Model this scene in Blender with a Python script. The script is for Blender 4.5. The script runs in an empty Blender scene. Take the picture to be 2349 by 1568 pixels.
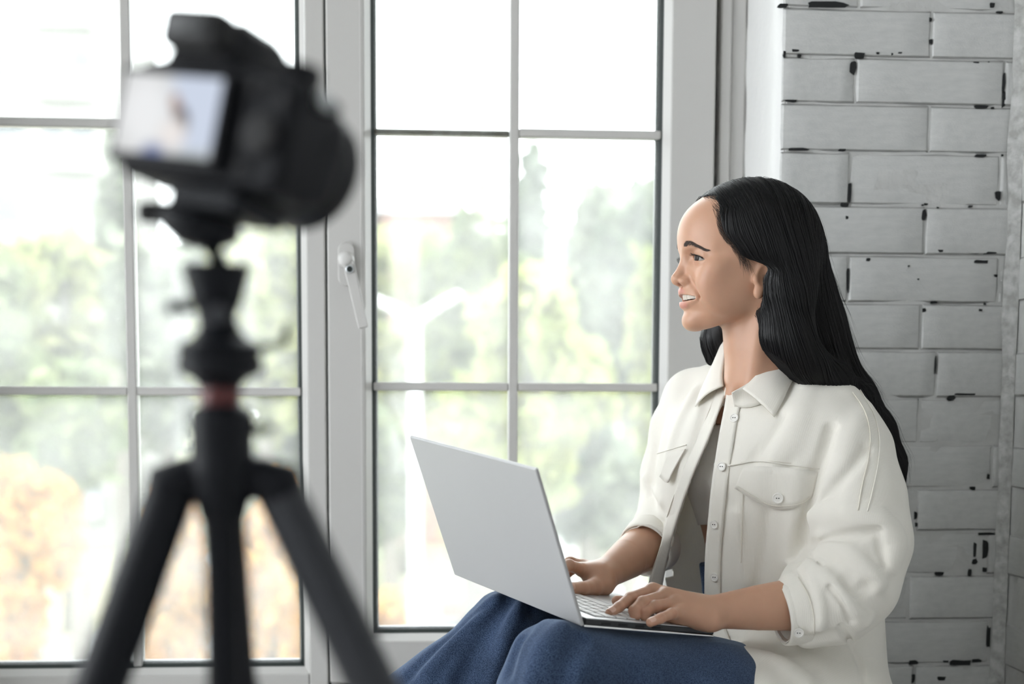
import bpy, bmesh, math, random
import numpy as np
from mathutils import Vector, Matrix
from mathutils import noise as mnoise
random.seed(7); rng = np.random.default_rng(7)
SC = bpy.context.scene
COL = SC.collection
R_ = math.radians

# ------------------------------------------------------------------ camera
FPX, CXP, CYP, SHP = 3262.0, 1174.5, 784.0, 409.0          # focal length etc. in pixels of the 2349x1568 frame
CAM = np.array([0.0, 0.0, 1.10]); YAW, PIT, ROL = R_(4.0), R_(5.3), R_(0.27)
_f = np.array([math.sin(YAW)*math.cos(PIT), math.cos(YAW)*math.cos(PIT), -math.sin(PIT)])
_r = np.array([math.cos(YAW), -math.sin(YAW), 0.0]); _u = np.cross(_r, _f)
CR = _r*math.cos(ROL)+_u*math.sin(ROL); CU = _u*math.cos(ROL)-_r*math.sin(ROL); CF = _f
cd = bpy.data.cameras.new('camera'); cam = bpy.data.objects.new('camera', cd); COL.objects.link(cam)
cd.sensor_width = 36.0; cd.lens = FPX*36.0/2349.0; cd.shift_y = SHP/2349.0; cd.clip_start = 0.05; cd.clip_end = 500
cam.matrix_world = Matrix(((CR[0], CU[0], -CF[0], CAM[0]), (CR[1], CU[1], -CF[1], CAM[1]), (CR[2], CU[2], -CF[2], CAM[2]), (0, 0, 0, 1)))
cd.dof.use_dof = True; cd.dof.focus_distance = 2.03; cd.dof.aperture_fstop = 3.0
SC.camera = cam
# ------------------------------------------------------------------ sky, exposure
w = bpy.data.worlds.new('overcast_sky'); SC.world = w; w.use_nodes = True
bg = w.node_tree.nodes['Background']; bg.inputs[0].default_value = (0.93, 0.97, 1.0, 1); bg.inputs[1].default_value = 7.0
SC.view_settings.view_transform = 'Standard'; SC.view_settings.look = 'None'
SC.view_settings.exposure = 0.10; SC.view_settings.gamma = 1.0; SC.view_settings.use_curve_mapping = False
try:
    SC.cycles.use_denoising = True; SC.cycles.max_bounces = 10; SC.cycles.transparent_max_bounces = 24
    SC.cycles.diffuse_bounces = 6; SC.cycles.sample_clamp_indirect = 6.0; SC.cycles.caustics_reflective = False; SC.cycles.caustics_refractive = False
except Exception: pass

# ------------------------------------------------------------------ helpers
def P(px, py, y):
    """point of the place seen at a pixel of the photograph, at distance y from the camera along the window normal"""
    d = CF + CR*((px-CXP)/FPX) - CU*((py-CYP-SHP)/FPX)
    return CAM + d*((y-CAM[1])/d[1])
def V(*a): return np.array(a, float)
def tag(o, label=None, cat=None, group=None, kind=None):
    if label: o['label'] = label
    if cat: o['category'] = cat
    if group: o['group'] = group
    if kind: o['kind'] = kind
    return o
def empty(name, loc=(0, 0, 0), rot=(0, 0, 0)):
    o = bpy.data.objects.new(name, None); o.empty_display_size = 0.05; COL.objects.link(o)
    o.location = loc; o.rotation_euler = rot; return o
def link(name, me, mat=None, parent=None, smooth=None):
    o = bpy.data.objects.new(name, me); COL.objects.link(o)
    if mat is not None and len(me.materials) == 0: me.materials.append(mat)
    if parent is not None:
        o.parent = parent
        bpy.context.view_layer.update() if False else None
        o.matrix_parent_inverse = _world(parent).inverted()
    if smooth is not None:
        me.polygons.foreach_set('use_smooth', [smooth]*len(me.polygons))
    return o
def _world(o):
    m = o.matrix_basis.copy()
    while o.parent is not None:
        m = o.parent.matrix_basis @ (o.matrix_parent_inverse @ m) if False else (o.parent.matrix_basis @ o.matrix_parent_inverse @ m)
        o = o.parent
    return m
def mesh(name, v, f):
    me = bpy.data.meshes.new(name); me.from_pydata([tuple(map(float, q)) for q in v], [], [tuple(q) for q in f]); me.update(); return me
def npmesh(name, v, quads):
    """fast mesh from numpy arrays (all quads)"""
    me = bpy.data.meshes.new(name); n, m = len(v), len(quads)
    me.vertices.add(n); me.vertices.foreach_set('co', np.asarray(v, np.float32).ravel())
    k = quads.shape[1]
    me.loops.add(m*k); me.loops.foreach_set('vertex_index', np.asarray(quads, np.int32).ravel())
    me.polygons.add(m); me.polygons.foreach_set('loop_start', np.arange(0, m*k, k, dtype=np.int32))
    me.polygons.foreach_set('loop_total', np.full(m, k, np.int32))
    me.polygons.foreach_set('use_smooth', np.ones(m, bool))
    me.update(calc_edges=True); me.validate(); return me
class MB:
    """collects shapes of ONE part and links them as one mesh object"""
    def __init__(s): s.v = []; s.f = []
    def add(s, v, f):
        n = len(s.v); s.v += [tuple(map(float, q)) for q in v]; s.f += [tuple(i+n for i in q) for q in f]; return s
    def box(s, a, b, M=None):
        x0, y0, z0 = a; x1, y1, z1 = b
        v = [(x0, y0, z0), (x1, y0, z0), (x1, y1, z0), (x0, y1, z0), (x0, y0, z1), (x1, y0, z1), (x1, y1, z1), (x0, y1, z1)]
        if M is not None: v = [M @ Vector(q) for q in v]
        return s.add(v, [(0, 3, 2, 1), (4, 5, 6, 7), (0, 1, 5, 4), (1, 2, 6, 5), (2, 3, 7, 6), (3, 0, 4, 7)])
    def tube(s, pts, rad, n=12, caps=True, flat=None):
        """tube along points; rad a number or a list; flat squashes the section along a direction"""
        pts = [np.asarray(p, float) for p in pts]; m = len(pts)
        rad = [rad]*m if np.isscalar(rad) else list(rad)
        t = [pts[min(i+1, m-1)]-pts[max(i-1, 0)] for i in range(m)]; t = [q/(np.linalg.norm(q)+1e-12) for q in t]
        a = np.cross(t[0], V(0, 0, 1));
        if np.linalg.norm(a) < 1e-3: a = np.cross(t[0], V(0, 1, 0))
        a /= np.linalg.norm(a); v = []; f = []
        for i in range(m):
            a = a - t[i]*(a@t[i]); a /= np.linalg.norm(a)+1e-12; b = np.cross(t[i], a)
            for k in range(n):
                c = 2*math.pi*k/n; q = (a*math.cos(c)+b*math.sin(c))*rad[i]
                if flat is not None: q = q - np.asarray(flat[0])*(q@np.asarray(flat[0]))*flat[1]
                v.append(pts[i]+q)
        for i in range(m-1):
            for k in range(n):
                k2 = (k+1) % n; f.append((i*n+k, i*n+k2, (i+1)*n+k2, (i+1)*n+k))
        if caps: f.append(tuple(range(n-1, -1, -1))); f.append(tuple(range((m-1)*n, m*n)))
        return s.add(v, f)
    def lathe(s, prof, o, ax, n=24):
        """surface of revolution: prof = [(t along axis, radius)]"""
        o = np.asarray(o, float); ax = np.asarray(ax, float); ax = ax/np.linalg.norm(ax)
        return s.tube([o+ax*t for t, _ in prof], [r for _, r in prof], n, True) if all(prof[i+1][0] != prof[i][0] for i in range(len(prof)-1)) else s._lathe(prof, o, ax, n)
    def _lathe(s, prof, o, ax, n):
        a = np.cross(ax, V(0, 0, 1))
        if np.linalg.norm(a) < 1e-3: a = np.cross(ax, V(0, 1, 0))
        a /= np.linalg.norm(a); b = np.cross(ax, a); v = []; f = []
        for t, r in prof:
            for k in range(n):
                c = 2*math.pi*k/n; v.append(o+ax*t+(a*math.cos(c)+b*math.sin(c))*r)
        for i in range(len(prof)-1):
            for k in range(n):
                k2 = (k+1) % n; f.append((i*n+k, i*n+k2, (i+1)*n+k2, (i+1)*n+k))
        f.append(tuple(range(n-1, -1, -1))); f.append(tuple(range((len(prof)-1)*n, len(prof)*n)))
        return s.add(v, f)
    def build(s, name, mat, parent=None, bevel=0.0, seg=2, smooth=False, M=None):
        v = s.v if M is None else [tuple(M @ Vector(q)) for q in s.v]
        me = mesh(name, v, s.f)
        bm = bmesh.new(); bm.from_mesh(me); bmesh.ops.recalc_face_normals(bm, faces=bm.faces); bm.to_mesh(me); bm.free()
        o = link(name, me, mat, parent, smooth or bevel > 0)
        if bevel > 0:
            md = o.modifiers.new('bevel', 'BEVEL'); md.width = bevel; md.segments = seg; md.limit_method = 'ANGLE'; md.angle_limit = R_(35)
            md.harden_normals = True
        return o
# ------------------------------------------------------------------ materials
def nodemat(name):
    m = bpy.data.materials.new(name); m.use_nodes = True; nt = m.node_tree
    return m, nt, nt.nodes['Principled BSDF'], nt.nodes['Material Output']
def principled(name, col, rough=0.5, metal=0.0, spec=0.5, noise=None, bump=None, sss=None, coat=0, sheen=0):
    """noise = (scale, second colour, low, high); bump = (scale, strength, distance)"""
    m, nt, b, out = nodemat(name); L = nt.links
    b.inputs['Base Color'].default_value = (*col, 1); b.inputs['Roughness'].default_value = rough
    b.inputs['Metallic'].default_value = metal; b.inputs['Specular IOR Level'].default_value = spec
    if coat: b.inputs['Coat Weight'].default_value = coat
    if sheen: b.inputs['Sheen Weight'].default_value = sheen
    if sss:
        b.inputs['Subsurface Weight'].default_value = sss[0]; b.inputs['Subsurface Radius'].default_value = sss[1]; b.inputs['Subsurface Scale'].default_value = sss[2]
    tc = nt.nodes.new('ShaderNodeTexCoord')
    if noise:
        n = nt.nodes.new('ShaderNodeTexNoise'); n.inputs['Scale'].default_value = noise[0]; n.inputs['Detail'].default_value = 6
        r = nt.nodes.new('ShaderNodeValToRGB'); r.color_ramp.elements[0].position = noise[2]; r.color_ramp.elements[1].position = noise[3]
        r.color_ramp.elements[0].color = (*col, 1); r.color_ramp.elements[1].color = (*noise[1], 1)
        L.new(tc.outputs['Object'], n.inputs['Vector']); L.new(n.outputs['Fac'], r.inputs['Fac']); L.new(r.outputs['Color'], b.inputs['Base Color'])
    if bump:
        n2 = nt.nodes.new('ShaderNodeTexNoise'); n2.inputs['Scale'].default_value = bump[0]; n2.inputs['Detail'].default_value = 5
        bp = nt.nodes.new('ShaderNodeBump'); bp.inputs['Strength'].default_value = bump[1]; bp.inputs['Distance'].default_value = bump[2]
        L.new(tc.outputs['Object'], n2.inputs['Vector']); L.new(n2.outputs['Fac'], bp.inputs['Height']); L.new(bp.outputs['Normal'], b.inputs['Normal'])
    return m
M_upvc = principled('white_upvc', (0.53, 0.52, 0.505), 0.32, bump=(900, 0.03, 0.0005))
M_upvc_edge = principled('white_upvc_bead', (0.62, 0.61, 0.595), 0.3)
M_gasket = principled('black_rubber', (0.008, 0.015, 0.014), 0.45)
M_spacer = principled('grey_spacer', (0.25, 0.26, 0.27), 0.35, 0.6)
M_brick = principled('white_painted_brick', (0.56, 0.56, 0.55), 0.5, noise=(9, (0.49, 0.495, 0.49), 0.35, 0.75), bump=(60, 0.25, 0.004))
M_mortar = principled('white_painted_mortar', (0.54, 0.54, 0.53), 0.6, noise=(14, (0.45, 0.45, 0.44), 0.4, 0.75), bump=(45, 0.6, 0.006))
M_chip = principled('dark_open_joint', (0.012, 0.013, 0.014), 0.9)
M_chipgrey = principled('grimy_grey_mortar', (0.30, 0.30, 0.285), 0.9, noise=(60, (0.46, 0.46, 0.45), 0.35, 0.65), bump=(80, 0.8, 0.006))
M_plaster = principled('white_plaster', (0.66, 0.66, 0.65), 0.7)
M_floor = principled('grey_concrete_floor', (0.42, 0.40, 0.38), 0.6, noise=(3, (0.5, 0.48, 0.45), 0.3, 0.7))
M_brown = principled('weathered_bar', (0.36, 0.32, 0.28), 0.7, noise=(40, (0.52, 0.5, 0.47), 0.4, 0.65))
def glass_mat():
    m, nt, b, out = nodemat('dusty_window_glass'); L = nt.links; nt.nodes.remove(b)
    tr = nt.nodes.new('ShaderNodeBsdfTransparent'); tr.inputs[0].default_value = (0.97, 0.985, 0.975, 1)
    gl = nt.nodes.new('ShaderNodeBsdfGlossy'); gl.inputs['Roughness'].default_value = 0.0
    fr = nt.nodes.new('ShaderNodeFresnel'); fr.inputs['IOR'].default_value = 1.35
    mx = nt.nodes.new('ShaderNodeMixShader'); L.new(fr.outputs[0], mx.inputs[0]); L.new(tr.outputs[0], mx.inputs[1]); L.new(gl.outputs[0], mx.inputs[2])
    tl = nt.nodes.new('ShaderNodeBsdfTranslucent'); tl.inputs[0].default_value = (0.95, 0.96, 0.95, 1)
    tc = nt.nodes.new('ShaderNodeTexCoord')
    n1 = nt.nodes.new('ShaderNodeTexNoise'); n1.inputs['Scale'].default_value = 7; n1.inputs['Detail'].default_value = 8
    n2 = nt.nodes.new('ShaderNodeTexNoise'); n2.inputs['Scale'].default_value = 260; n2.inputs['Detail'].default_value = 2
    r1 = nt.nodes.new('ShaderNodeMapRange'); r1.inputs[1].default_value = 0.35; r1.inputs[2].default_value = 0.75; r1.inputs[3].default_value = 0.10; r1.inputs[4].default_value = 0.18
    r2 = nt.nodes.new('ShaderNodeMapRange'); r2.inputs[1].default_value = 0.70; r2.inputs[2].default_value = 0.76; r2.inputs[3].default_value = 0.0; r2.inputs[4].default_value = 0.35
    ad = nt.nodes.new('ShaderNodeMath'); ad.operation = 'ADD'
    for q in (n1, n2): L.new(tc.outputs['Object'], q.inputs['Vector'])
    L.new(n1.outputs[0], r1.inputs[0]); L.new(n2.outputs[0], r2.inputs[0]); L.new(r1.outputs[0], ad.inputs[0]); L.new(r2.outputs[0], ad.inputs[1])
    m2 = nt.nodes.new('ShaderNodeMixShader'); L.new(ad.outputs[0], m2.inputs[0]); L.new(mx.outputs[0], m2.inputs[1]); L.new(tl.outputs[0], m2.inputs[2])
    L.new(m2.outputs[0], out.inputs['Surface']); return m
M_glass = glass_mat()

# ------------------------------------------------------------------ the room
YF, YG, YB = 2.555, 2.585, 2.335            # frame face, glass, brick face
XR = P(2322, 800, YB)[0]                     # inner corner on the right
XP = P(1793, 200, YB)[0]                     # left edge of the brick pier
XL, YK, ZC = -2.6, -4.6, 3.1
ZTOP = 2.62                                  # top of the windows
ZSILL = 0.52
def struct(name, mb, mat, bevel=0.0): return tag(mb.build(name, mat, None, bevel), kind='structure')
struct('floor', MB().box((XL-.3, YK-.3, -0.12), (XR+.3, 2.75, 0)), M_floor)
struct('ceiling', MB().box((XL-.3, YK-.3, ZC), (XR+.3, 2.75, ZC+.15)), M_plaster)
wf = MB().box((XL, 2.62, 0), (XR+.3, 2.75, ZSILL-.03)).box((XL, 2.62, ZTOP), (XR+.3, 2.75, ZC)); wf.box((XP+.02, 2.62, ZSILL-.03), (XR+.3, 2.75, ZTOP))
struct('wall_front', wf, M_plaster)
XWL = P(-150, 800, YF)[0]
struct('wall_front_pier', MB().box((XL, 2.34, 0), (XWL-.05, 2.75, ZC)), M_plaster)
# the far side of the loft and its left side have wide window openings that light the room
wb = MB(); 
for a, b in ((XL, XL+.95), (XL+1.55, XL+2.45), (XR-.95, XR+.3)): wb.box((a, YK-.2, 0), (b, YK, ZC))
wb.box((XL, YK-.2, 0), (XR, YK, .5)).box((XL, YK-.2, 2.6), (XR, YK, ZC))
struct('wall_back', wb, M_plaster)
wl = MB()
for a, b in ((YK, -0.3), (0.55, 0.67), (1.45, 1.57), (2.35, 2.75)): wl.box((XL-.2, a, 0), (XL, b, ZC))
wl.box((XL-.2, YK, 0), (XL, 2.75, .35)).box((XL-.2, YK, 2.85), (XL, 2.75, ZC))
struct('wall_left', wl, M_plaster)
struct('window_sill', MB().box((XWL-.05, 1.60, ZSILL-.06), (XR, 2.60, ZSILL)), M_upvc, 0.008)
struct('trim_1', MB().box((XWL-.05, 1.66, 0), (XR, 1.70, ZSILL-.06)), M_plaster)

# ------------------------------------------------------------------ brick pier and right wall
def brick_mesh(k):
    bm = bmesh.new()
    gx = [-.5, -.485, -.3, -.1, .1, .3, .485, .5]; gz = [-.5, -.455, -.15, .15, .455, .5]; nx, nz = len(gx)-1, len(gz)-1
    g = {}
    for i, x in enumerate(gx):
        for j, z in enumerate(gz):
            d = mnoise.noise(Vector((x*5+k*7.3, z*3, k*3.1)))*0.0020 + mnoise.noise(Vector((x*17+k, z*7, k)))*0.0008
            rim = 0.0013 if i in (0, nx) or j in (0, nz) else 0.0
            jx = mnoise.noise(Vector((k*9.1, j*2.3, 5)))*.008 if i in (0, nx) else 0
            jz_ = mnoise.noise(Vector((i*1.7, k*5.7, 9)))*.03 if j in (0, nz) else 0
            g[i, j] = bm.verts.new((x+jx, rim+d, z+jz_))
    for i in range(nx):
        for j in range(nz): bm.faces.new((g[i, j], g[i+1, j], g[i+1, j+1], g[i, j+1]))
    rimv = [g[i, 0] for i in range(nx+1)]+[g[nx, j] for j in range(1, nz+1)]+[g[i, nz] for i in range(nx-1, -1, -1)]+[g[0, j] for j in range(nz-1, 0, -1)]
    back = [bm.verts.new((v.co.x, 0.10, v.co.z)) for v in rimv]
    for i in range(len(rimv)):
        j = (i+1) % len(rimv); bm.faces.new((rimv[j], rimv[i], back[i], back[j]))
    me = bpy.data.meshes.new('brick'); bm.to_mesh(me); bm.free(); me.materials.append(M_brick)
    me.polygons.foreach_set('use_smooth', [True]*len(me.polygons)); return me
BR = [brick_mesh(k) for k in range(7)]
pier = MB().box((XP+.006, YB+.0015, 0), (XR, 2.62, ZC)); pier.box((XP+.002, YB+.03, 0), (XP+.03, 2.56, ZC))
WALLP = struct('wall_pier', pier, M_mortar)
def put_brick(parent, c, sx, sz, rz=0.0):
    o = bpy.data.objects.new('brick', random.choice(BR)); COL.objects.link(o); o.parent = parent
    o.location = c; o.scale = (sx, 1, sz); o.rotation_euler = (random.uniform(-.004, .004), 0, rz+random.uniform(-.004, .004)); return o
joint_py = [-205, -90, 22, 133, 240, 350, 472, 585, 695, 803, 912, 1018, 1120, 1218, 1318, 1422, 1524, 1628]
jz = [P(2050, p, YB)[2] for p in joint_py]
pitch = (jz[0]-jz[-1])/(len(jz)-1)
while jz[0] < ZC-.1: jz.insert(0, jz[0]+pitch)
while jz[-1] > .1: jz.append(jz[-1]-pitch)
joints = {22: [2137], 133: [1962, 2302], 240: [2131], 350: [1948, 2293], 472: [2121], 585: [1944, 2290], 695: [2112], 803: [1960, 2146], 912: [2108],
          1018: [1950, 2275], 1120: [2101], 1218: [1935, 2262], 1318: [2085], 1422: [1930, 2268], 1524: [2095]}
for i in range(len(jz)-1):
    zt, zb = jz[i], jz[i+1]; zm = (zt+zb)/2
    py = next((p for p in joint_py if abs(P(2050, p, YB)[2]-zt) < 1e-6), None)
    js = [P(q, (py or 0)+50, YB)[0] for q in joints[py]] if py in joints else ([XP+.255] if i % 2 else [XP+.125, XP+.38])
    xs = [XP]+js+[XR+.002]
    for a, b in zip(xs[:-1], xs[1:]):
        if b-a < .03: continue
        g = 0.0022
        o = put_brick(WALLP, ((a+b)/2+(g/2 if a > XP else 0), YB+random.uniform(-.0015, .0015), zm), b-a-g, (zt-zb)-g*1.4)
# right wall, coming towards the camera
WR = struct('wall_right', MB().box((XR, YK, 0), (XR+.3, 2.62, ZC)), M_mortar)
for i in range(len(jz)-1):
    zt, zb = jz[i], jz[i+1]; zm = (zt+zb)/2; y = YB-.004-(.13 if i % 2 else .02)
    if not 0.45 < zm < 2.2: continue
    first = True
    while y > 1.2:
        put_brick(WR, (XR-.004, y-.122, zm), .244, (zt-zb)-.008, R_(-90)); y -= .255
# plastered reveal between pier and window, with a rounded uneven nose
M_reveal = principled('window_lit_plaster', (0.72, 0.72, 0.71), 0.55, bump=(30, 0.35, 0.006))  # plaster kept whiter than the brick, putting the window light into its colour
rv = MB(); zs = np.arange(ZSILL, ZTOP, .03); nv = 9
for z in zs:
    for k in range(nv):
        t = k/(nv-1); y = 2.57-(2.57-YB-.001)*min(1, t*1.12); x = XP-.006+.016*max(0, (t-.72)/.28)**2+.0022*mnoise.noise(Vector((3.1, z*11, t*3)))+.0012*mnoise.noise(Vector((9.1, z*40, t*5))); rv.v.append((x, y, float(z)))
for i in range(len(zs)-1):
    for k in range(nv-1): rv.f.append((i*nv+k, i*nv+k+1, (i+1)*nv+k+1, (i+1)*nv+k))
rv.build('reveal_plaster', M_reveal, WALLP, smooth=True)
# dark open joints and chips in the paint, at the places the photo shows them
chips = [(1895, 10, 100, 13), (1797, 12, 22, 8), (1972, 128, 26, 15), (1957, 155, 15, 32), (2135, 45, 8, 9), (2136, 95, 8, 12), (2277, 12, 12, 11), (2293, 28, 16, 6),
         (2303, 190, 8, 40), (2303, 228, 8, 34), (2346, 150, 12, 18), (2252, 245, 36, 7), (1830, 342, 52, 6), (1932, 344, 18, 6), (2250, 357, 28, 8), (2290, 448, 14, 22),
         (1949, 442, 8, 46), (1938, 470, 22, 10), (1943, 499, 8, 8), (2120, 493, 12, 24), (2125, 468, 10, 4), (2227, 473, 10, 5), (2154, 575, 24, 6), (2232, 579, 34, 6),
         (2270, 580, 40, 6), (2252, 600, 32, 8), (1992, 595, 10, 8), (1945, 640, 7, 56), (2285, 632, 9, 7), (2142, 693, 18, 6), (2250, 711, 8, 6), (2120, 711, 9, 9),
         (2146, 838, 5, 40), (2183, 912, 20, 13), (2215, 904, 50, 5), (2232, 1120, 14, 10), (2268, 1093, 6, 13), (2101, 1182, 8, 18), (2103, 1203, 8, 10), (2080, 1212, 20, 10),
         (2262, 1224, 46, 6), (2261, 1260, 16, 44), (2237, 1262, 7, 36), (2237, 1288, 13, 12), (2155, 1316, 24, 9), (2225, 1313, 9, 18), (2260, 1307, 10, 12),
         (2268, 1462, 9, 56), (2205, 1520, 50, 14), (2170, 1517, 14, 5), (2095, 1519, 24, 10), (2092, 1556, 16, 22), (2160, 1556, 22, 10), (2240, 1515, 26, 8), (1988, 1546, 10, 8),
         (1825, 116, 20, 6), (1834, 128, 10, 7), (1815, 231, 30, 6), (1800, 125, 6, 16), (2117, 470, 5, 4), (2277, 247, 8, 4), (2240, 143, 16, 4), (2268, 145, 6, 8), (2322, 355, 30, 5),
         (2300, 356, 6, 5), (2065, 121, 10, 4), (2014, 122, 8, 5), (2047, 124, 5, 5), (2152, 476, 6, 4), (2085, 610, 5, 4), (2107, 640, 5, 4), (2242, 194, 4, 4), (2260, 697, 5, 5)]
chip_me = []
for k in range(8):
    n = 9; a = [2*math.pi*i/n for i in range(n)]
    r = [random.uniform(.72, 1.12) for _ in a]
    ring = [(math.copysign(abs(math.cos(t))**.55, math.cos(t))*.5*q, 0, math.copysign(abs(math.sin(t))**.55, math.sin(t))*.5*q) for t, q in zip(a, r)]
    me = mesh('chip', ring+[(x*1.05, .008, z*1.05) for x, _, z in ring], [tuple(range(n))]+[(i, i+n, (i+1) % n+n, (i+1) % n) for i in range(n)]); me.materials.append(M_chip); chip_me.append(me)
for px, py, wp, hp in chips:
    p = P(px, py, YB-.0012); o = bpy.data.objects.new('chip', random.choice(chip_me)); COL.objects.link(o); o.parent = WALLP
    o.location = p; o.scale = (wp*1.05*YB/FPX, 1, hp*1.05*YB/FPX)
# rough grimy mortar in the corner between pier and right wall
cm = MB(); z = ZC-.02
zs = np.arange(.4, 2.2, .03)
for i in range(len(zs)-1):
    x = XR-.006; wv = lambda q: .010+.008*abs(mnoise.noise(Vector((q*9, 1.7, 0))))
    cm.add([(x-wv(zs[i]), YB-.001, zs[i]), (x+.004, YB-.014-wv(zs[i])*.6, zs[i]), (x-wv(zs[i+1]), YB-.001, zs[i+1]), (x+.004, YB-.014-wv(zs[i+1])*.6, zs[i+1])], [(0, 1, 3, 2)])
cm.build('corner_mortar', M_chipgrey, WALLP, smooth=True)

# ------------------------------------------------------------------ the windows
def X(px, y=YF, py=800): return P(px, py, y)[0]
def Z(py, y=YF, px=1174): return P(px, py, y)[2]
def window(name, gx0, gx1, gz0, gz1, fx0, fx1, fz0, fz1, bars_x, bars_z, face, glass_y, miss=None, rim=.016):
    """gx/gz: visible glass; fx/fz: outside of the sash; face: y of the sash face towards the room"""
    root = tag(empty(name, ((fx0+fx1)/2, face, fz0)), kind='structure')
    back = glass_y+.03
    for nm, a, b in (('stile', (fx0, face, fz0), (gx0-rim, back, fz1)), ('stile', (gx1+rim, face, fz0), (fx1, back, fz1)),
                     ('rail', (gx0-rim, face, fz0), (gx1+rim, back, gz0-rim)), ('rail', (gx0-rim, face, gz1+rim), (gx1+rim, back, fz1))):
        MB().box(a, b).build(nm, M_upvc, root, .0035, 2)
    # sloping glazing bead
    gb = MB(); d = .006
    def bead(p0, p1, q0, q1): gb.add([p0, p1, q1, q0], [(0, 1, 2, 3)])
    o = [(gx0-rim, gz0-rim), (gx1+rim, gz0-rim), (gx1+rim, gz1+rim), (gx0-rim, gz1+rim)]; m_ = [(gx0-d, gz0-d), (gx1+d, gz0-d), (gx1+d, gz1+d), (gx0-d, gz1+d)]
    for i in range(4):
        j = (i+1) % 4; bead((o[i][0], face+.003, o[i][1]), (o[j][0], face+.003, o[j][1]), (m_[i][0], glass_y-.012, m_[i][1]), (m_[j][0], glass_y-.012, m_[j][1]))
    gb.build('glazing_bead', M_upvc_edge, root)
    gk = MB(); g1 = [(gx0, gz0), (gx1, gz0), (gx1, gz1), (gx0, gz1)]
    for i in range(4):
        j = (i+1) % 4
        gk.add([(m_[i][0], glass_y-.012, m_[i][1]), (m_[j][0], glass_y-.012, m_[j][1]), (g1[j][0], glass_y-.0045, g1[j][1]), (g1[i][0], glass_y-.0045, g1[i][1])], [(0, 1, 2, 3)])
        gk.add([(g1[i][0], glass_y-.0045, g1[i][1]), (g1[j][0], glass_y-.0045, g1[j][1]), (g1[j][0], back, g1[j][1]), (g1[i][0], back, g1[i][1])], [(0, 1, 2, 3)])
    gk.build('gasket', M_gasket, root)
    sp = MB(); e = .004
    for a, b in (((gx0, gz0), (gx0+e, gz1)), ((gx1-e, gz0), (gx1, gz1)), ((gx0, gz0), (gx1, gz0+e)), ((gx0, gz1-e), (gx1, gz1))):
        sp.box((a[0], glass_y+.006, a[1]), (b[0], glass_y+.014, b[1]))
    sp.build('glass_spacer', M_spacer, root)
    xs = [gx0]+list(bars_x)+[gx1]; zs = [gz0]+list(bars_z)+[gz1]
    for i in range(len(xs)-1):
        for j in range(len(zs)-1):
            MB().box((xs[i]+.0005, glass_y, zs[j]+.0005), (xs[i+1]-.0005, glass_y+.004, zs[j+1]-.0005)).build('pane', M_glass, root)
    hw = .0085
    def bar(nm, a, b, mat=M_upvc): return MB().box(a, b).build(nm, mat, root, .003, 2)
    for x in bars_x:
        bar('muntin', (x-hw, glass_y-.013, gz0-.004), (x+hw, glass_y-.0005, gz1+.004)); bar('outer_muntin', (x-hw, glass_y+.0045, gz0), (x+hw, glass_y+.018, gz1))
    for k, z in enumerate(bars_z):
        for i in range(len(xs)-1):
            a = xs[i]+(hw if i else -.004); b = xs[i+1]-(hw if i < len(xs)-2 else -.004)
            if miss == (i, k): bar('outer_muntin', (a, glass_y+.0045, z-.006), (b, glass_y+.018, z+.006), M_brown)
            else:
                bar('muntin', (a, glass_y-.012, z-.0075), (b, glass_y-.0005, z+.0075)); bar('outer_muntin', (a, glass_y+.0045, z-.0065), (b, glass_y+.018, z+.0065))
    return root
W1 = window('window_1', X(-95), X(683), Z(1520), 2.50, X(-190), X(748), Z(1640), 2.60, [X(296)], [Z(897, px=400), Z(280, px=400), Z(280, px=400)+.482], YF, YG)
W2 = window('window_2', X(860), X(1513, py=450), Z(1447, px=900), 2.50, X(753), X(1637, py=300), Z(1562, px=900), 2.60, [X(1179)], [Z(887), Z(300), Z(300)+.46], YF-.012, YG-.004, miss=(0, 1))
# fixed outer frame: stepped jamb on the right, foot below, grooves
fr = tag(empty('window_3', (X(1690), YF, ZSILL)), kind='structure')
def jamb(a, b, y0, nm='jamb'): MB().box((X(a, py=300), y0, ZSILL), (X(b, py=300), 2.66, 2.62)).build(nm, M_upvc, fr, .004, 2)
jamb(1640, 1650, YF+.03); jamb(1650, 1676, YF+.0); jamb(1676, 1712, YF+.008); jamb(1712, 1760, YF+.002)
MB().box((X(749.5), YF+.004, ZSILL), (X(752), 2.66, 2.62)).build('mullion', M_gasket, fr)
MB().box((X(-190), YF+.004, ZSILL), (X(1750), 2.66, Z(1642))).build('frame_foot', M_upvc, fr, .004)
MB().box((X(753), YF+.002, Z(1640)), (X(1650), 2.66, Z(1566, px=900))).build('frame_foot', M_upvc, fr, .004)
MB().box((X(-190), YF+.004, 2.602), (X(1750), 2.66, 2.64)).build('frame_head', M_upvc, fr, .004)
# groove lines on the opening sash
MB().box((X(828), YF-.0128, Z(1562, px=900)), (X(831), YF-.011, 2.6)).build('sash_groove', M_upvc_edge, W2)
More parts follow.
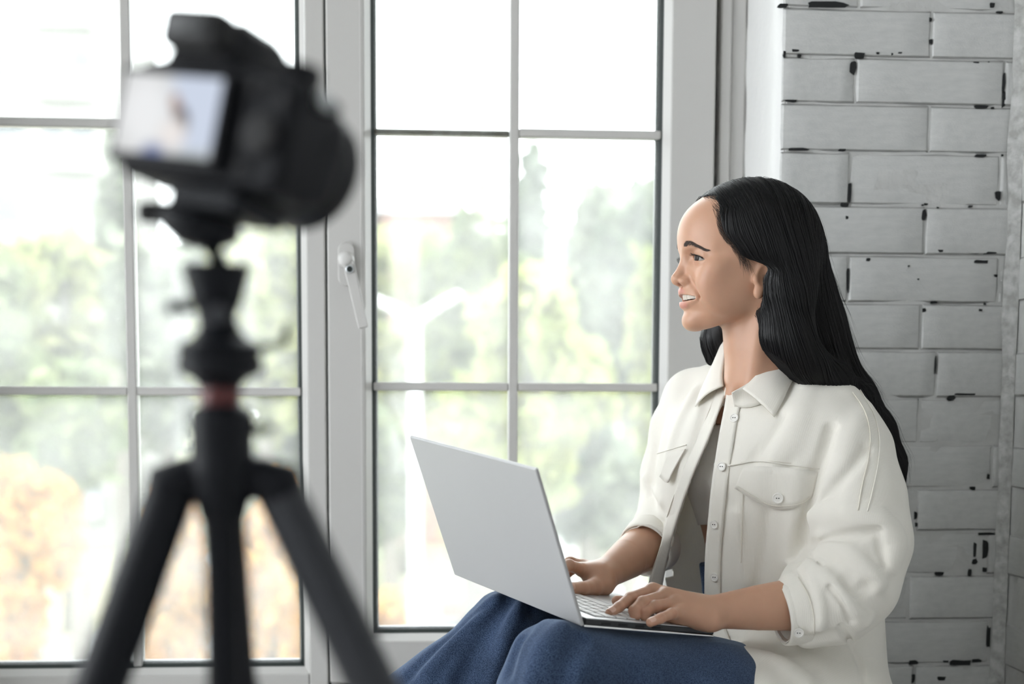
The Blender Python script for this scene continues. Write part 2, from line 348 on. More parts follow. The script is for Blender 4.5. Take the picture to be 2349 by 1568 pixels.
# handle of the opening sash
hd = MB(); yh = YF-.012
n = 20; plate = []
zc0, zc1 = Z(577, px=797), Z(638, px=797); xr = .0150; xc = X(797)
for i in range(n): a = math.pi*i/(n-1); plate.append((xc+xr*math.cos(a), zc0+xr*math.sin(a)))
for i in range(n): a = math.pi+math.pi*i/(n-1); plate.append((xc+xr*math.cos(a), zc1+xr*math.sin(a)))
def prism(mb, poly, y0, y1): 
    k = len(poly); mb.add([(x, y0, z) for x, z in poly]+[(x, y1, z) for x, z in poly], [tuple(range(k)), tuple(range(2*k-1, k-1, -1))]+[(i, i+k, (i+1) % k+k, (i+1) % k) for i in range(k)])
prism(hd, plate, yh-.009, yh); HANDLE = hd.build('window_handle', M_upvc, W2, .003, 3)
nk = MB().lathe([(0, .0135), (.012, .0145), (.026, .0142), (.033, .0115), (.0345, .004)], (xc, yh-.008, Z(600, px=797)), (0, -1, 0), 28); nk.build('handle_neck', M_upvc_edge, HANDLE, smooth=True)
p0 = P(796, 590, yh-.04); p1 = P(834, 752, yh-.047); ax = p1-p0; L = np.linalg.norm(ax); ax /= L; sd = np.cross(ax, V(0, -1, 0)); sd /= np.linalg.norm(sd)
lv = MB(); rows = []
for k, (t, wv, th, dy) in enumerate(((-.006, .0065, .010, 0), (0, .0095, .012, 0), (.02, .0100, .012, 0), (.06, .0093, .010, -.003), (L-.003, .0088, .009, -.002), (L, .0082, .008, -.002))):
    c = p0+ax*t+V(0, dy, 0)
    lv.add([], []); rows.append([c-sd*wv, c+sd*wv, c+sd*wv+V(0, th, 0), c-sd*wv+V(0, th, 0)])
vv = [q for r in rows for q in r]; ff = [(0, 1, 2, 3), tuple(len(vv)-1-i for i in range(4))]
for k in range(len(rows)-1):
    for i in range(4): j = (i+1) % 4; ff.append((k*4+i, k*4+4+i, k*4+4+j, k*4+j))
lv.add(vv, ff); lv.build('lever', M_upvc, HANDLE, .0025, 3)
lc = p0+ax*.021+V(0, -.001, 0)
M_steel = principled('brushed_steel', (0.45, 0.47, 0.48), 0.3, 1.0)
MB().lathe([(0, .0072), (.0025, .0072), (.003, .006)], lc, (0, -1, 0), 24).build('lock_ring', M_steel, HANDLE, smooth=False)
MB().lathe([(0, .0052), (.0036, .005)], lc, (0, -1, 0), 20).build('lock_cylinder', M_gasket, HANDLE)
MB().box((lc[0]-.0008, lc[1]-.0042, lc[2]-.0035), (lc[0]+.0008, lc[1]-.003, lc[2]+.0035)).build('keyhole', M_chip, HANDLE)
# ------------------------------------------------------------------ outdoors
GZ = -5.7
M_asphalt = principled('grey_asphalt', (0.17, 0.17, 0.175), 0.9, noise=(0.3, (0.21, 0.21, 0.21), 0.35, 0.65))
M_grass = principled('autumn_grass', (0.11, 0.13, 0.06), 0.95, noise=(0.15, (0.18, 0.16, 0.09), 0.4, 0.65))
M_bark = principled('grey_bark', (0.16, 0.14, 0.12), 0.9)
M_panel = principled('cream_panel', (0.24, 0.235, 0.22), 0.8)
M_panel2 = principled('grey_panel', (0.09, 0.09, 0.09), 0.8)
M_winfar = principled('dark_far_window', (0.08, 0.09, 0.10), 0.2)
M_roof = principled('grey_sheet_roof', (0.22, 0.225, 0.235), 0.6)
M_redroof = principled('red_roof', (0.24, 0.10, 0.07), 0.8)
M_lamp = principled('white_lamp_paint', (0.50, 0.51, 0.52), 0.4)
def leafmat(name, c1, c2):
    m, nt, b, out = nodemat(name); L = nt.links
    g = nt.nodes.new('ShaderNodeNewGeometry'); r = nt.nodes.new('ShaderNodeValToRGB')
    r.color_ramp.elements[0].color = (*[q*.52+.010 for q in c1], 1); r.color_ramp.elements[1].color = (*[q*.52+.010 for q in c2], 1)
    L.new(g.outputs['Random Per Island'], r.inputs[0]); L.new(r.outputs[0], b.inputs['Base Color']); b.inputs['Roughness'].default_value = .6
    t = nt.nodes.new('ShaderNodeBsdfTranslucent'); L.new(r.outputs[0], t.inputs[0])
    mx = nt.nodes.new('ShaderNodeMixShader'); mx.inputs[0].default_value = .45; L.new(b.outputs[0], mx.inputs[1]); L.new(t.outputs[0], mx.inputs[2]); L.new(mx.outputs[0], out.inputs[0]); return m
LEAF = {'lime': leafmat('yellow_green_leaves', (0.34, 0.42, 0.10), (0.60, 0.60, 0.22)), 'green': leafmat('green_leaves', (0.17, 0.25, 0.08), (0.36, 0.41, 0.16)),
        'dark': leafmat('dark_green_leaves', (0.07, 0.12, 0.07), (0.18, 0.23, 0.13)), 'orange': leafmat('orange_leaves', (0.85, 0.36, 0.04), (1.0, 0.62, 0.14)),
        'grey': leafmat('grey_green_leaves', (0.20, 0.25, 0.16), (0.36, 0.40, 0.26))}
tag(MB().box((-140, 8, GZ-.3), (170, 330, GZ)).build('ground', M_grass), kind='structure')
tag(MB().box((-6, 30, GZ), (60, 42, GZ+.02)).build('road', M_asphalt), kind='structure')
tag(MB().add([(-9, 24, GZ+.03), (-5.2, 24, GZ+.03), (-3.5, 90, GZ+.03), (-7.5, 90, GZ+.03)], [(0, 1, 2, 3)]).build('footpath', M_asphalt), kind='structure')
def tree(name, label, px, pyt, pyb, y, rpx, kind, n=1500, shape='round', leaf=.34):
    """a tree whose crown spans pyt..pyb in height and rpx either side"""
    top, bot = P(px, pyt, y), P(px, pyb, y); r = rpx*y/FPX; H = (top[2]-bot[2])/2; c = (top+bot)/2
    root = empty(name, (c[0], y, GZ)); tag(root, label, 'tree', 'trees outside the window')
    tr = MB(); tr.tube([(c[0], y, GZ-.05), (c[0]+.1, y, (GZ+bot[2])/2), (c[0], y+.05, c[2]), (c[0]-.05, y, top[2]-H*.3)], [.22+r*.04, .18+r*.03, .1+r*.015, .03], 8)
    for k in range(7):
        a = random.uniform(0, 6.28); z0 = bot[2]+random.uniform(-.1, .9)*H; tr.tube([(c[0], y, z0), (c[0]+math.cos(a)*r*.4, y+math.sin(a)*r*.4, z0+H*.3), (c[0]+math.cos(a)*r*.75, y+math.sin(a)*r*.75, z0+H*.5)], [.07, .05, .02], 6)
    tr.build('trunk', M_bark, root, smooth=True)
    # clumps of leaves
    nc = 26; cl = []
    for _ in range(nc):
        while True:
            q = rng.uniform(-1, 1, 3)
            if q@q <= 1: break
        q = q/np.linalg.norm(q)*np.linalg.norm(q)**.45
        if shape == 'cone': s = .15+.95*(1-(q[2]+1)/2)**.9; q = np.array([q[0]*s, q[1]*s, q[2]])
        cl.append(q)
    cl = np.array(cl); ci = rng.integers(0, nc, n)
    off = rng.normal(0, .17, (n, 3)); q = cl[ci]+off
    pos = np.stack([c[0]+q[:, 0]*r*.88, y+q[:, 1]*r*.88, c[2]+q[:, 2]*H*.92], 1)
    a = rng.normal(0, 1, (n, 3)); a /= np.linalg.norm(a, axis=1, keepdims=True); b = np.cross(a, rng.normal(0, 1, (n, 3))); b /= np.linalg.norm(b, axis=1, keepdims=True)
    nn = np.cross(a, b); sz = leaf*rng.uniform(.6, 1.3, (n, 1))*(y/25.)**.5
    v = np.stack([pos-a*sz, pos+b*sz*.55+nn*sz*.12, pos+a*sz, pos-b*sz*.55+nn*sz*.12], 1).reshape(-1, 3)
    me = npmesh('foliage', v, np.arange(4*n).reshape(-1, 4)); o = link('foliage', me, LEAF[kind], root); tag(o, kind='stuff')
T = [('broadleaf_tree', 'yellow-green tree right of the window bar, in front of the dark spruce', 1235, 640, 1180, 24, 155, 'lime', 2200, 'round', .3),
     ('spruce_tree', 'dark spruce with a narrow tip right of the window bar', 1222, 392, 900, 58, 75, 'dark', 1500, 'cone', .3),
     ('broadleaf_tree', 'grey-green tree behind the yellow-green one, beside the dark spruce', 1372, 455, 1000, 46, 70, 'grey', 1700, 'round', .3),
     ('broadleaf_tree', 'dark green tree just left of the woman\'s nose', 1440, 440, 980, 40, 80, 'dark', 1500, 'round', .3),
     ('broadleaf_tree', 'pale yellow-green tree behind the woman\'s face', 1530, 500, 1100, 34, 85, 'lime', 1500, 'round', .3),
     ('broadleaf_tree', 'tall green tree left of the middle window bar', 1080, 440, 980, 38, 105, 'green', 2200, 'round', .3),
     ('broadleaf_tree', 'lime tree behind the double street lamp', 930, 520, 1050, 52, 115, 'lime', 2000, 'round', .3),
     ('broadleaf_tree', 'low lime bush at the foot of the bar above the laptop', 1120, 900, 1230, 30, 120, 'lime', 1500, 'round', .3),
     ('broadleaf_tree', 'low dark green bush right of the laptop lid', 1340, 960, 1230, 32, 90, 'dark', 900, 'round', .3),
     ('broadleaf_tree', 'pale tree seen between laptop and shirt', 1440, 1040, 1260, 30, 80, 'grey', 900, 'round', .3),
     ('broadleaf_tree', 'low bush left of the lamp post above the laptop corner', 890, 950, 1200, 30, 60, 'green', 900, 'round', .3),
     ('broadleaf_tree', 'orange shrub low at the right window\'s left corner', 880, 1370, 1560, 20, 50, 'orange', 700, 'round', .2),
     ('broadleaf_tree', 'large pale green tree behind the tripod neck, right', 600, 470, 980, 34, 150, 'lime', 2400, 'round', .3),
     ('broadleaf_tree', 'green tree behind the tripod neck, left', 380, 520, 1000, 36, 110, 'grey', 2000, 'round', .3),
     ('broadleaf_tree', 'pale lime tree below the apartment block', 150, 560, 900, 40, 150, 'lime', 2000, 'round', .3),
     ('broadleaf_tree', 'dark tree at the right flank of the apartment block', 262, 320, 760, 48, 28, 'grey', 900, 'round', .3),
     ('broadleaf_tree', 'grey-green tree at the left edge of the picture', 20, 620, 1080, 36, 110, 'green', 1700, 'round', .3),
     ('broadleaf_tree', 'dark green tree above the orange maple at left', 170, 860, 1100, 29, 110, 'green', 1500, 'round', .3),
     ('maple_tree', 'orange maple in the lower left corner of the picture', 60, 1070, 1520, 22, 105, 'orange', 2400, 'round', .2),
     ('maple_tree', 'orange maple between the left and middle tripod legs', 410, 1140, 1600, 24, 85, 'orange', 1900, 'round', .2),
     ('maple_tree', 'orange maple between the middle and right tripod legs', 625, 1120, 1600, 23, 95, 'orange', 1900, 'round', .2),
     ('broadleaf_tree', 'low tree beside the footpath, behind the tripod collar', 640, 960, 1130, 36, 70, 'grey', 800, 'round', .3)]
for a in T: tree(*a)
# far line of woods
for k, (px, py, rr) in enumerate(((1000, 470, 90), (1180, 470, 60), (1390, 468, 70), (1490, 440, 60), (880, 480, 60), (690, 500, 120), (480, 540, 120))):
    where = ['over the grey roof', 'at the middle window bar', 'right of the dark spruce', 'left of the black seal of the right window', 'at the left seal of the right window', 'right of the tripod neck', 'left of the tripod neck'][k]
    tree('distant_tree', 'hazy distant tree on the skyline '+where, px, py, 860, 74+[0, 22, 0, 20, 24, 2, 30][k], rr, 'grey', 1100, 'round', .5)
# apartment block on the left
bl = empty('apartment_block', (-11, 62, GZ)); tag(bl, 'pale tall apartment block with grey balconies at the left', 'building')
bx0, bx1, by = P(-420, 400, 62)[0], P(232, 400, 62)[0], 62
MB().box((bx0, by, GZ), (bx1, by+14, 26)).build('wall', M_panel, bl)
sx0, sx1 = P(92, 400, 62)[0], P(226, 400, 62)[0]
for k in range(9):
    z0 = GZ+1.2+k*2.9
    bp = MB().box((sx0, by-1.1, z0), (sx1, by, z0+.18)); bp.build('balcony_floor', M_panel, bl)
    MB().box((sx0, by-1.12, z0+.18), (sx1, by-1.05, z0+1.15)).build('balcony_front', M_panel2 if k % 2 else M_roof, bl)
    for a, b in ((.08, .40), (.55, .92)):
        w_ = MB().box((sx0+(sx1-sx0)*a, by-.03, z0+.5), (sx0+(sx1-sx0)*b, by+.02, z0+2.3)).build('window', M_winfar, bl)
    for xx in (bx0+2.0, bx0+4.6, bx0+7.2):
        MB().box((xx, by-.03, z0+.8), (xx+1.3, by+.02, z0+2.2)).build('window', M_winfar, bl)
# low house with grey roof, and a distant tower
hs = empty('low_house', P(950, 520, 62)); tag(hs, 'low house with pale grey roof and red brick wall beyond the trees', 'house')
a, b = P(872, 520, 62)[0], P(1035, 520, 62)[0]; zt = P(950, 452, 62)[2]; ze = P(950, 480, 62)[2]
MB().box((a, 62, GZ), (b, 70, ze-.1)).build('wall', M_redroof, hs)
MB().add([(a-.4, 61.4, ze-.2), (b+.4, 61.4, ze-.2), (b+.4, 66, zt+.4), (a-.4, 66, zt+.4), (a-.4, 70.6, ze-.2), (b+.4, 70.6, ze-.2)], [(0, 1, 2, 3), (3, 2, 5, 4), (0, 3, 4), (1, 5, 2)]).build('roof', M_roof, hs)
for k in range(4): x = a+.4+k*(b-a-.8)/4; MB().box((x, 61.95, ze-1.6), (x+.5, 62.01, ze-.7)).build('window', M_winfar, hs)
tw = empty('distant_tower', P(1118, 600, 120)); tag(tw, 'hazy distant tower block on the skyline', 'building')
a, b = P(1088, 500, 120)[0], P(1142, 500, 120)[0]; MB().box((a, 120, GZ), (b, 126, P(1110, 400, 120)[2])).build('wall', M_panel, tw)
MB().box((a+.2, 119.9, P(1110, 440, 120)[2]), (a+1.2, 120, P(1110, 420, 120)[2])).build('window', M_redroof, tw); MB().box((a, 119.7, P(1110, 402, 120)[2]), (b, 126.2, P(1110, 396, 120)[2])).build('roof', M_roof, tw)
vl = empty('white_house', P(1300, 640, 48)); tag(vl, 'narrow white house glimpsed between the dark trees', 'house')
a, b = P(1278, 600, 51)[0], P(1330, 600, 51)[0]; MB().box((a, 51, GZ), (b, 55, P(1300, 510, 51)[2])).build('wall', M_lamp, vl)
MB().add([(a-.15, 50.8, P(1300, 512, 51)[2]), (b+.15, 50.8, P(1300, 512, 51)[2]), (b+.15, 55.2, P(1300, 512, 51)[2]), (a-.15, 55.2, P(1300, 512, 51)[2]), ((a+b)/2, 53, P(1300, 485, 51)[2])], [(0, 1, 4), (1, 2, 4), (2, 3, 4), (3, 0, 4)]).build('roof', M_roof, vl)
for z in (560, 620): MB().box((a+.15, 50.97, P(1300, z+26, 51)[2]), (a+.5, 51.01, P(1300, z, 51)[2])).build('window', M_winfar, vl)
# double street lamp
yl = 19.0; lp = empty('street_lamp', (P(952, 800, yl)[0], yl, GZ)); tag(lp, 'white double-armed street lamp post outside the window', 'street lamp')
c = P(952, 738, yl); MB().tube([(c[0], yl, GZ), (c[0], yl, c[2]-2), (c[0], yl, c[2]+.03)], [.11, .085, .075], 16).build('post', M_lamp, lp, smooth=True)
for s, e in ((-1, P(868, 690, yl)), (1, P(1036, 684, yl))):
    m_ = (c+e)/2+V(0, 0, .02); MB().tube([c, m_, e], [.075, .07, .06], 12).build('arm', M_lamp, lp, smooth=True)
    d = (e-c)/np.linalg.norm(e-c); MB().tube([e-d*.35, e-d*.1, e+d*.12, e+d*.15], [.05, .085, .07, .02], 12, flat=((0, 0, 1), .35)).build('lamp_head', M_lamp, lp, smooth=True)
MB().tube([(c[0], yl, GZ-.02), (c[0], yl, GZ+.35), (c[0], yl, GZ+.4)], [.17, .17, .11], 14).build('base', M_lamp, lp)
# parked cars on the street, pale blurs in the photo
def car(px, py, y, col, label, L=4.2):
    g = P(px, py, y); root = empty('parked_car', (g[0], y, GZ)); tag(root, label, 'car')
    m_ = principled('car_paint', col, .3); x = g[0]
    prof = [(-L/2, .35), (-L/2, .8), (-L/2+.7, .95), (-L/2+1.3, 1.45), (L/2-1.2, 1.48), (L/2-.35, .98), (L/2, .85), (L/2, .35)]
    k = len(prof); b = MB(); b.add([(x+q[0], y-.8, GZ+q[1]) for q in prof]+[(x+q[0], y+.8, GZ+q[1]) for q in prof], [tuple(range(k)), tuple(range(2*k-1, k-1, -1))]+[(i, i+k, (i+1) % k+k, (i+1) % k) for i in range(k)])
    b.build('body', m_, root, .06)
    MB().box((x-L/2+1.1, y-.81, GZ+.98), (x+L/2-1.0, y-.78, GZ+1.38)).build('side_window', M_winfar, root)
    for s in (-1, 1):
        for yy in (y-.82, y+.62): MB().lathe([(0, .31), (.2, .31)], (x+s*L*.31, yy, GZ+.31), (0, 1, 0), 18).build('wheel', M_gasket, root)
car(90, 1085, 78, (.75, .77, .8), 'white car parked behind the orange maple at left')
car(690, 1010, 48, (.75, .77, .8), 'white car parked far behind the tripod collar')
car(1470, 1200, 37, (.78, .78, .78), 'white car on the street beside the woman\'s far arm')
car(1180, 1130, 40.5, (.35, .12, .10), 'dark red car on the street beyond the laptop lid')
# ------------------------------------------------------------------ laptop
def frame(o, ex, ey, ez):
    return Matrix(((ex[0], ey[0], ez[0], o[0]), (ex[1], ey[1], ez[1], o[1]), (ex[2], ey[2], ez[2], o[2]), (0, 0, 0, 1)))
def unit(a): a = np.asarray(a, float); return a/np.linalg.norm(a)
M_alu = principled('silver_aluminium', (0.43, 0.43, 0.435), 0.5, 0.4, bump=(1500, 0.02, 0.0003))
M_deck = principled('silver_deck', (0.60, 0.60, 0.61), 0.42, 0.4)
M_key = principled('pale_keycap', (0.74, 0.73, 0.73), 0.5)
M_blackpl = principled('black_plastic', (0.012, 0.013, 0.016), 0.38)
M_chrome = principled('bright_aluminium_edge', (0.80, 0.80, 0.80), 0.22, 1.0)
M_lcd = principled('dark_display', (0.02, 0.022, 0.025), 0.08)
LH = V(0.2142, 1.7800, 0.7979); LF_ = V(0.0602, 2.0622, 0.8280); LB = V(0.4073, 1.8889, 0.7640); LT = V(0.1486, 1.7224, 1.0024)          # near hinge, far hinge, near front corner, near top corner
ex = unit(LH-LF_); LW = np.linalg.norm(LH-LF_); ey = LB-LH; ey = ey-ex*(ey@ex); LD = np.linalg.norm(ey); ey = ey/LD; ez = np.cross(ex, ey)
LAPM = frame(LH, ex, ey, ez)                                       # x: towards the camera end, y: towards the woman, z: up
BTH = 0.0125                                                       # thickness of the base
lap = empty('laptop'); lap.matrix_world = LAPM; lap.matrix_basis = LAPM
tag(lap, 'open silver laptop lying on the woman\'s denim knees', 'laptop')
def LP(x, y, z): return np.array(LAPM @ Vector((x, y, z)))
def lpart(mb, name, mat, par=lap, bevel=0.0, seg=2, smooth=False):
    return mb.build(name, mat, par, bevel, seg, smooth, LAPM)
base = lpart(MB().box((-LW, .004, .0035), (0, LD, BTH-.0015)), 'base', M_blackpl, lap, .0015)
lpart(MB().box((-LW-.0005, .004, 0), (.0005, LD+.0005, .0035)), 'bottom_plate', M_chrome, base, .0012)
lpart(MB().box((-LW, .004, BTH-.0015), (0, LD, BTH)), 'deck', M_deck, base, .0006)
lpart(MB().box((-LW+.012, .026, BTH-.0004), (-.012, .122, BTH+.0002)), 'keyboard_well', M_blackpl, base)
lpart(MB().box((-LW/2-.055, .132, BTH-.0004), (-LW/2+.055, .205, BTH+.0004)), 'touchpad', M_deck, base, .0003)
for k in range(4): lpart(MB().box((-.0003, .03+k*.028, .0055), (.0004, .045+k*.028, .0085)), 'port', M_chip, base)
# keys
kw = (LW-.026)/15; kme = {}
def keymesh(w_):
    k = round(w_, 4)
    if k not in kme:
        b = MB(); h = .0014; i = .0006; d = .0155
        b.add([(-w_/2, -d/2, 0), (w_/2, -d/2, 0), (w_/2, d/2, 0), (-w_/2, d/2, 0), (-w_/2+i, -d/2+i, h), (w_/2-i, -d/2+i, h), (w_/2-i, d/2-i, h), (-w_/2+i, d/2-i, h)],
              [(4, 5, 6, 7), (0, 1, 5, 4), (1, 2, 6, 5), (2, 3, 7, 6), (3, 0, 4, 7)])
        me = mesh('key', b.v, b.f); me.materials.append(M_key); kme[k] = me
    return kme[k]
def key(x, y, w_):
    o = bpy.data.objects.new('key', keymesh(w_)); COL.objects.link(o); o.parent = base; o.matrix_parent_inverse = _world(base).inverted()
    o.matrix_basis = LAPM @ Matrix.Translation((x, y, BTH+.0002))
for r in range(5):
    y = .036+r*.0188
    ws = [1]*13+[2] if r == 0 else [1.5]+[1]*12+[1.5] if r == 1 else [1.75]+[1]*11+[2.25] if r == 2 else [2.25]+[1]*10+[2.75] if r == 3 else [1, 1, 1, 1.2, 5.6, 1.2, 1, 1, 1, 1]
    x = -.013-.0
    for q in ws[::1]:
        key(x-q*kw/2, y, q*kw-.0030); x -= q*kw
# lid
lu = unit(LT-LH); lu = unit(lu-ex*(lu@ex)); LHt = np.linalg.norm(LT-LH); lnorm = np.cross(ex, lu)     # points away from the woman?
if lnorm @ ey > 0: lnorm = -lnorm
LIDM = frame(LH, ex, lu, lnorm)
lid = MB().box((-LW, 0, -.0052), (0, LHt, 0)).build('lid', M_alu, lap, .0022, 3, M=LIDM)
MB().box((-LW+.004, .012, -.0056), (-.004, LHt-.004, -.005)).build('screen', M_lcd, lid, M=LIDM)
MB().box((-LW+.0005, .0, -.0052), (-.0005, .010, -.0058)).build('hinge_bar', M_blackpl, lid, M=LIDM)
MB().tube([LP(-LW+.03, .006, .006), LP(-.03, .006, .006)], .0045, 12).build('hinge', M_blackpl, lap, smooth=True)

# ------------------------------------------------------------------ camera on a tripod in the foreground
M_camblk = principled('black_camera_leatherette', (0.005, 0.0055, 0.008), 0.55, spec=0.18, bump=(1800, 0.25, 0.0006))
M_camsm = principled('black_camera_shell', (0.005, 0.0055, 0.008), 0.45, spec=0.18)
M_rubber = principled('black_rubber_ring', (0.005, 0.005, 0.006), 0.7)
M_lensgrey = principled('lens_ring_highlight', (0.20, 0.20, 0.19), 0.35, 0.5)  # pale grey paints the lens barrel's highlight onto this ring
M_tripod = principled('black_anodised_tube', (0.005, 0.006, 0.009), 0.5, spec=0.18)
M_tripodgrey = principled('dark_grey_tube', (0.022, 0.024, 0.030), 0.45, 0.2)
M_red = principled('dark_red_ring', (0.10, 0.012, 0.012), 0.4)
def lcdmat():
    # the picture on the camera's display: bright window left and right, a small figure in the middle
    m, nt, b, out = nodemat('lit_camera_display'); L = nt.links; nt.nodes.remove(b)
    tc = nt.nodes.new('ShaderNodeTexCoord'); sp = nt.nodes.new('ShaderNodeSeparateXYZ'); L.new(tc.outputs['Generated'], sp.inputs[0])
    def blob(cx, cz, sx, sz):
        a = nt.nodes.new('ShaderNodeMapping'); a.inputs['Location'].default_value = (-cx/sx, 0, -cz/sz); a.inputs['Scale'].default_value = (1/sx, 0, 1/sz); L.new(tc.outputs['Generated'], a.inputs[0])
        g = nt.nodes.new('ShaderNodeTexGradient'); g.gradient_type = 'SPHERICAL'; L.new(a.outputs[0], g.inputs[0]); return g.outputs['Fac']
    col = None
    def over(prev, fac, c, k):
        mx = nt.nodes.new('ShaderNodeMix'); mx.data_type = 'RGBA'
        ml = nt.nodes.new('ShaderNodeMath'); ml.operation = 'MULTIPLY'; ml.use_clamp = True; ml.inputs[1].default_value = k; L.new(fac, ml.inputs[0]); L.new(ml.outputs[0], mx.inputs[0])
        if isinstance(prev, tuple): mx.inputs[6].default_value = (*prev, 1)
        else: L.new(prev, mx.inputs[6])
        mx.inputs[7].default_value = (*c, 1); return mx.outputs[2]
    col = over((.62, .63, .63), blob(.78, .6, .32, .8), (.58, .64, .76), 2.5)
    col = over(col, blob(.30, .55, .34, .6), (.80, .81, .82), 1.6)
    col = over(col, blob(.62, .42, .09, .20), (.10, .08, .08), 3.0); col = over(col, blob(.575, .62, .06, .13), (.42, .30, .25), 2.2)
    col = over(col, blob(.55, .30, .16, .22), (.80, .76, .74), 1.8); col = over(col, blob(.36, .10, .16, .16), (.20, .24, .42), 1.6)
    col = over(col, blob(.66, .0, .35, .14), (.40, .43, .42), 1.5)
    e = nt.nodes.new('ShaderNodeEmission'); e.inputs['Strength'].default_value = 1.0; L.new(col, e.inputs[0]); L.new(e.outputs[0], out.inputs[0]); return m
dM = Matrix(((0.867, 0.459, 0.193), (-0.477, 0.877, 0.057), (-0.143, -0.142, 0.98)))
_x = dM.col[0].normalized(); _y = (dM.col[1]-_x*_x.dot(dM.col[1])).normalized(); _z = _x.cross(_y)
DO = Vector((-0.127, 0.781, 1.242)); DM = frame(DO, _x, _y, _z)
dslr = empty('dslr_camera'); dslr.matrix_basis = DM; tag(dslr, 'black camera with lit rear display, mounted on the tripod', 'camera')
def dpart(mb, name, mat, par=dslr, bevel=0.0, seg=3, smooth=False): return mb.build(name, mat, par, bevel, seg, smooth, DM)
# body outline seen from the back (x right, z up), extruded forward
def prof(mb, pts, y0, y1):
    k = len(pts); mb.add([(x, y0, z) for x, z in pts]+[(x, y1, z) for x, z in pts], [tuple(range(k)), tuple(range(2*k-1, k-1, -1))]+[(i, i+k, (i+1) % k+k, (i+1) % k) for i in range(k)])
body = MB(); prof(body, [(-.034, -.031), (.068, -.033), (.073, -.026), (.074, .022), (.070, .030), (.052, .032), (.040, .034), (-.014, .034), (-.030, .031), (-.035, .026)], .003, .045)
dbody = dpart(body, 'body', M_camblk, dslr, .006, 4)
gr = MB(); prof(gr, [(.046, -.030), (.071, -.030), (.075, 0), (.073, .024), (.050, .024)], .03, .060); dpart(gr, 'grip', M_camblk, dslr, .010, 4)
hump = MB()
sec = [(.000, .016, .030, .052), (.012, .021, .028, .057), (.040, .022, .028, .058), (.062, .017, .028, .052), (.075, .012, .028, .044)]
vs = []; fs = []
for i, (y, hw, z0, z1) in enumerate(sec):
    vs += [(.010-hw*1.45, y, z0), (.010-hw, y, z1-.004), (.010-hw*.7, y, z1), (.010+hw*.7, y, z1), (.010+hw, y, z1-.004), (.010+hw*1.45, y, z0)]
for i in range(len(sec)-1):
    for j in range(6): k = (j+1) % 6; fs.append((i*6+j, i*6+k, i*6+6+k, i*6+6+j))
fs += [(0, 1, 2, 3, 4, 5), tuple(len(vs)-1-i for i in range(6))]
hump.add(vs, fs); dpart(hump, 'viewfinder_hump', M_camsm, dslr, .004, 3)
ec = MB().box((-.010, -.014, .034), (.030, .006, .056)); dpart(ec, 'eyecup', M_rubber, dslr, .006, 3)
dpart(MB().box((-.0015, -.0145, .040), (.0215, -.0135, .051)), 'eyepiece', M_lcd, dslr)
dpart(MB().box((-.002, .020, .0575), (.020, .042, .0605)), 'hot_shoe', M_tripodgrey, dslr, .001)
fl = MB().box((-.036, -.004, -.0265), (.0365, .004, .0255)); dscr = dpart(fl, 'screen_frame', M_camsm, dslr, .003, 3)
dpart(MB().box((-.0315, -.0046, -.021), (.0315, -.0038, .021)), 'display', lcdmat(), dscr)
md = MB().lathe([(0, .011), (.007, .0115), (.010, .010), (.011, .006)], (.057, .026, .030), (0, 0, 1), 24); dpart(md, 'mode_dial', M_camsm, dslr)
dpart(MB().lathe([(0, .008), (.004, .008), (.006, .0055)], (.063, .046, .023), (0, 0, 1), 20), 'shutter_button', M_tripodgrey, dslr)
dpart(MB().lathe([(0, .0105), (.003, .010), (.0035, .006)], (.056, .002, -.004), (0, -1, 0), 24), 'control_pad', M_rubber, dslr)
for q in ((.046, .020), (.056, .022), (.066, .014), (.048, -.022)): dpart(MB().lathe([(0, .0032), (.0022, .003)], (q[0], .003, q[1]), (0, -1, 0), 14), 'button', M_rubber, dslr)
lens = MB().lathe([(0, .031), (.006, .034), (.010, .0350)], (.010, .045, .006), (0, 1, 0), 40); dlens = dpart(lens, 'lens_mount', M_camsm, dslr, smooth=False)
dpart(MB().lathe([(0, .0350), (.003, .0365), (.013, .0365), (.016, .0350)], (.010, .055, .006), (0, 1, 0), 40), 'zoom_ring', M_lensgrey, dlens, smooth=True)
dpart(MB().lathe([(0, .0350), (.020, .0360), (.045, .0370), (.046, .034), (.030, .029), (.028, .002)], (.010, .071, .006), (0, 1, 0), 40), 'lens_barrel', M_camsm, dlens, smooth=True)
dpart(MB().lathe([(0, .0272), (.002, .0272)], (.010, .098, .006), (0, 1, 0), 40), 'front_glass', M_lcd, dlens)
for s in (-1, 1): dpart(MB().box((.073 if s > 0 else -.039, .018, .018), (.078 if s > 0 else -.035, .030, .026)), 'strap_lug', M_steel, dslr, .001)
# tripod head and legs
YT = 0.805
def T_(px, py): return P(px, py, YT)
def TS(px): return px*YT/FPX*1.005
tri = empty('tripod', (T_(505, 1100)[0], YT, 0)); tag(tri, 'black tripod with ball head in the foreground, carrying the camera', 'tripod')
axx = T_(500, 890)[0]
def rev(name, mat, prf, cx=500, smooth=False, n=28):
    pr = [(T_(cx, py)[2], TS(hw)) for py, hw in prf]; z0 = pr[0][0]
    o = (T_(cx, prf[0][0])[0], YT, z0); m_ = MB(); m_._lathe([(z-z0, r) for z, r in pr], np.array(o, float), V(0, 0, 1), n); return m_.build(name, mat, tri, smooth=smooth)
plate_c = DM @ Vector((.013, .022, -.033))
pl = MB().box((.006, .000, -.0455), (.050, .048, -.0335)); pl.build('quick_release_plate', M_tripod, tri, .003, 3, M=DM)
hd2 = MB().lathe([(0, .010), (.006, .020), (.012, .023), (.016, .021)], (DM @ Vector((.014, .022, -.063))), (DM.col[2][0], DM.col[2][1], DM.col[2][2]), 28); hd2.build('clamp', M_tripod, tri)
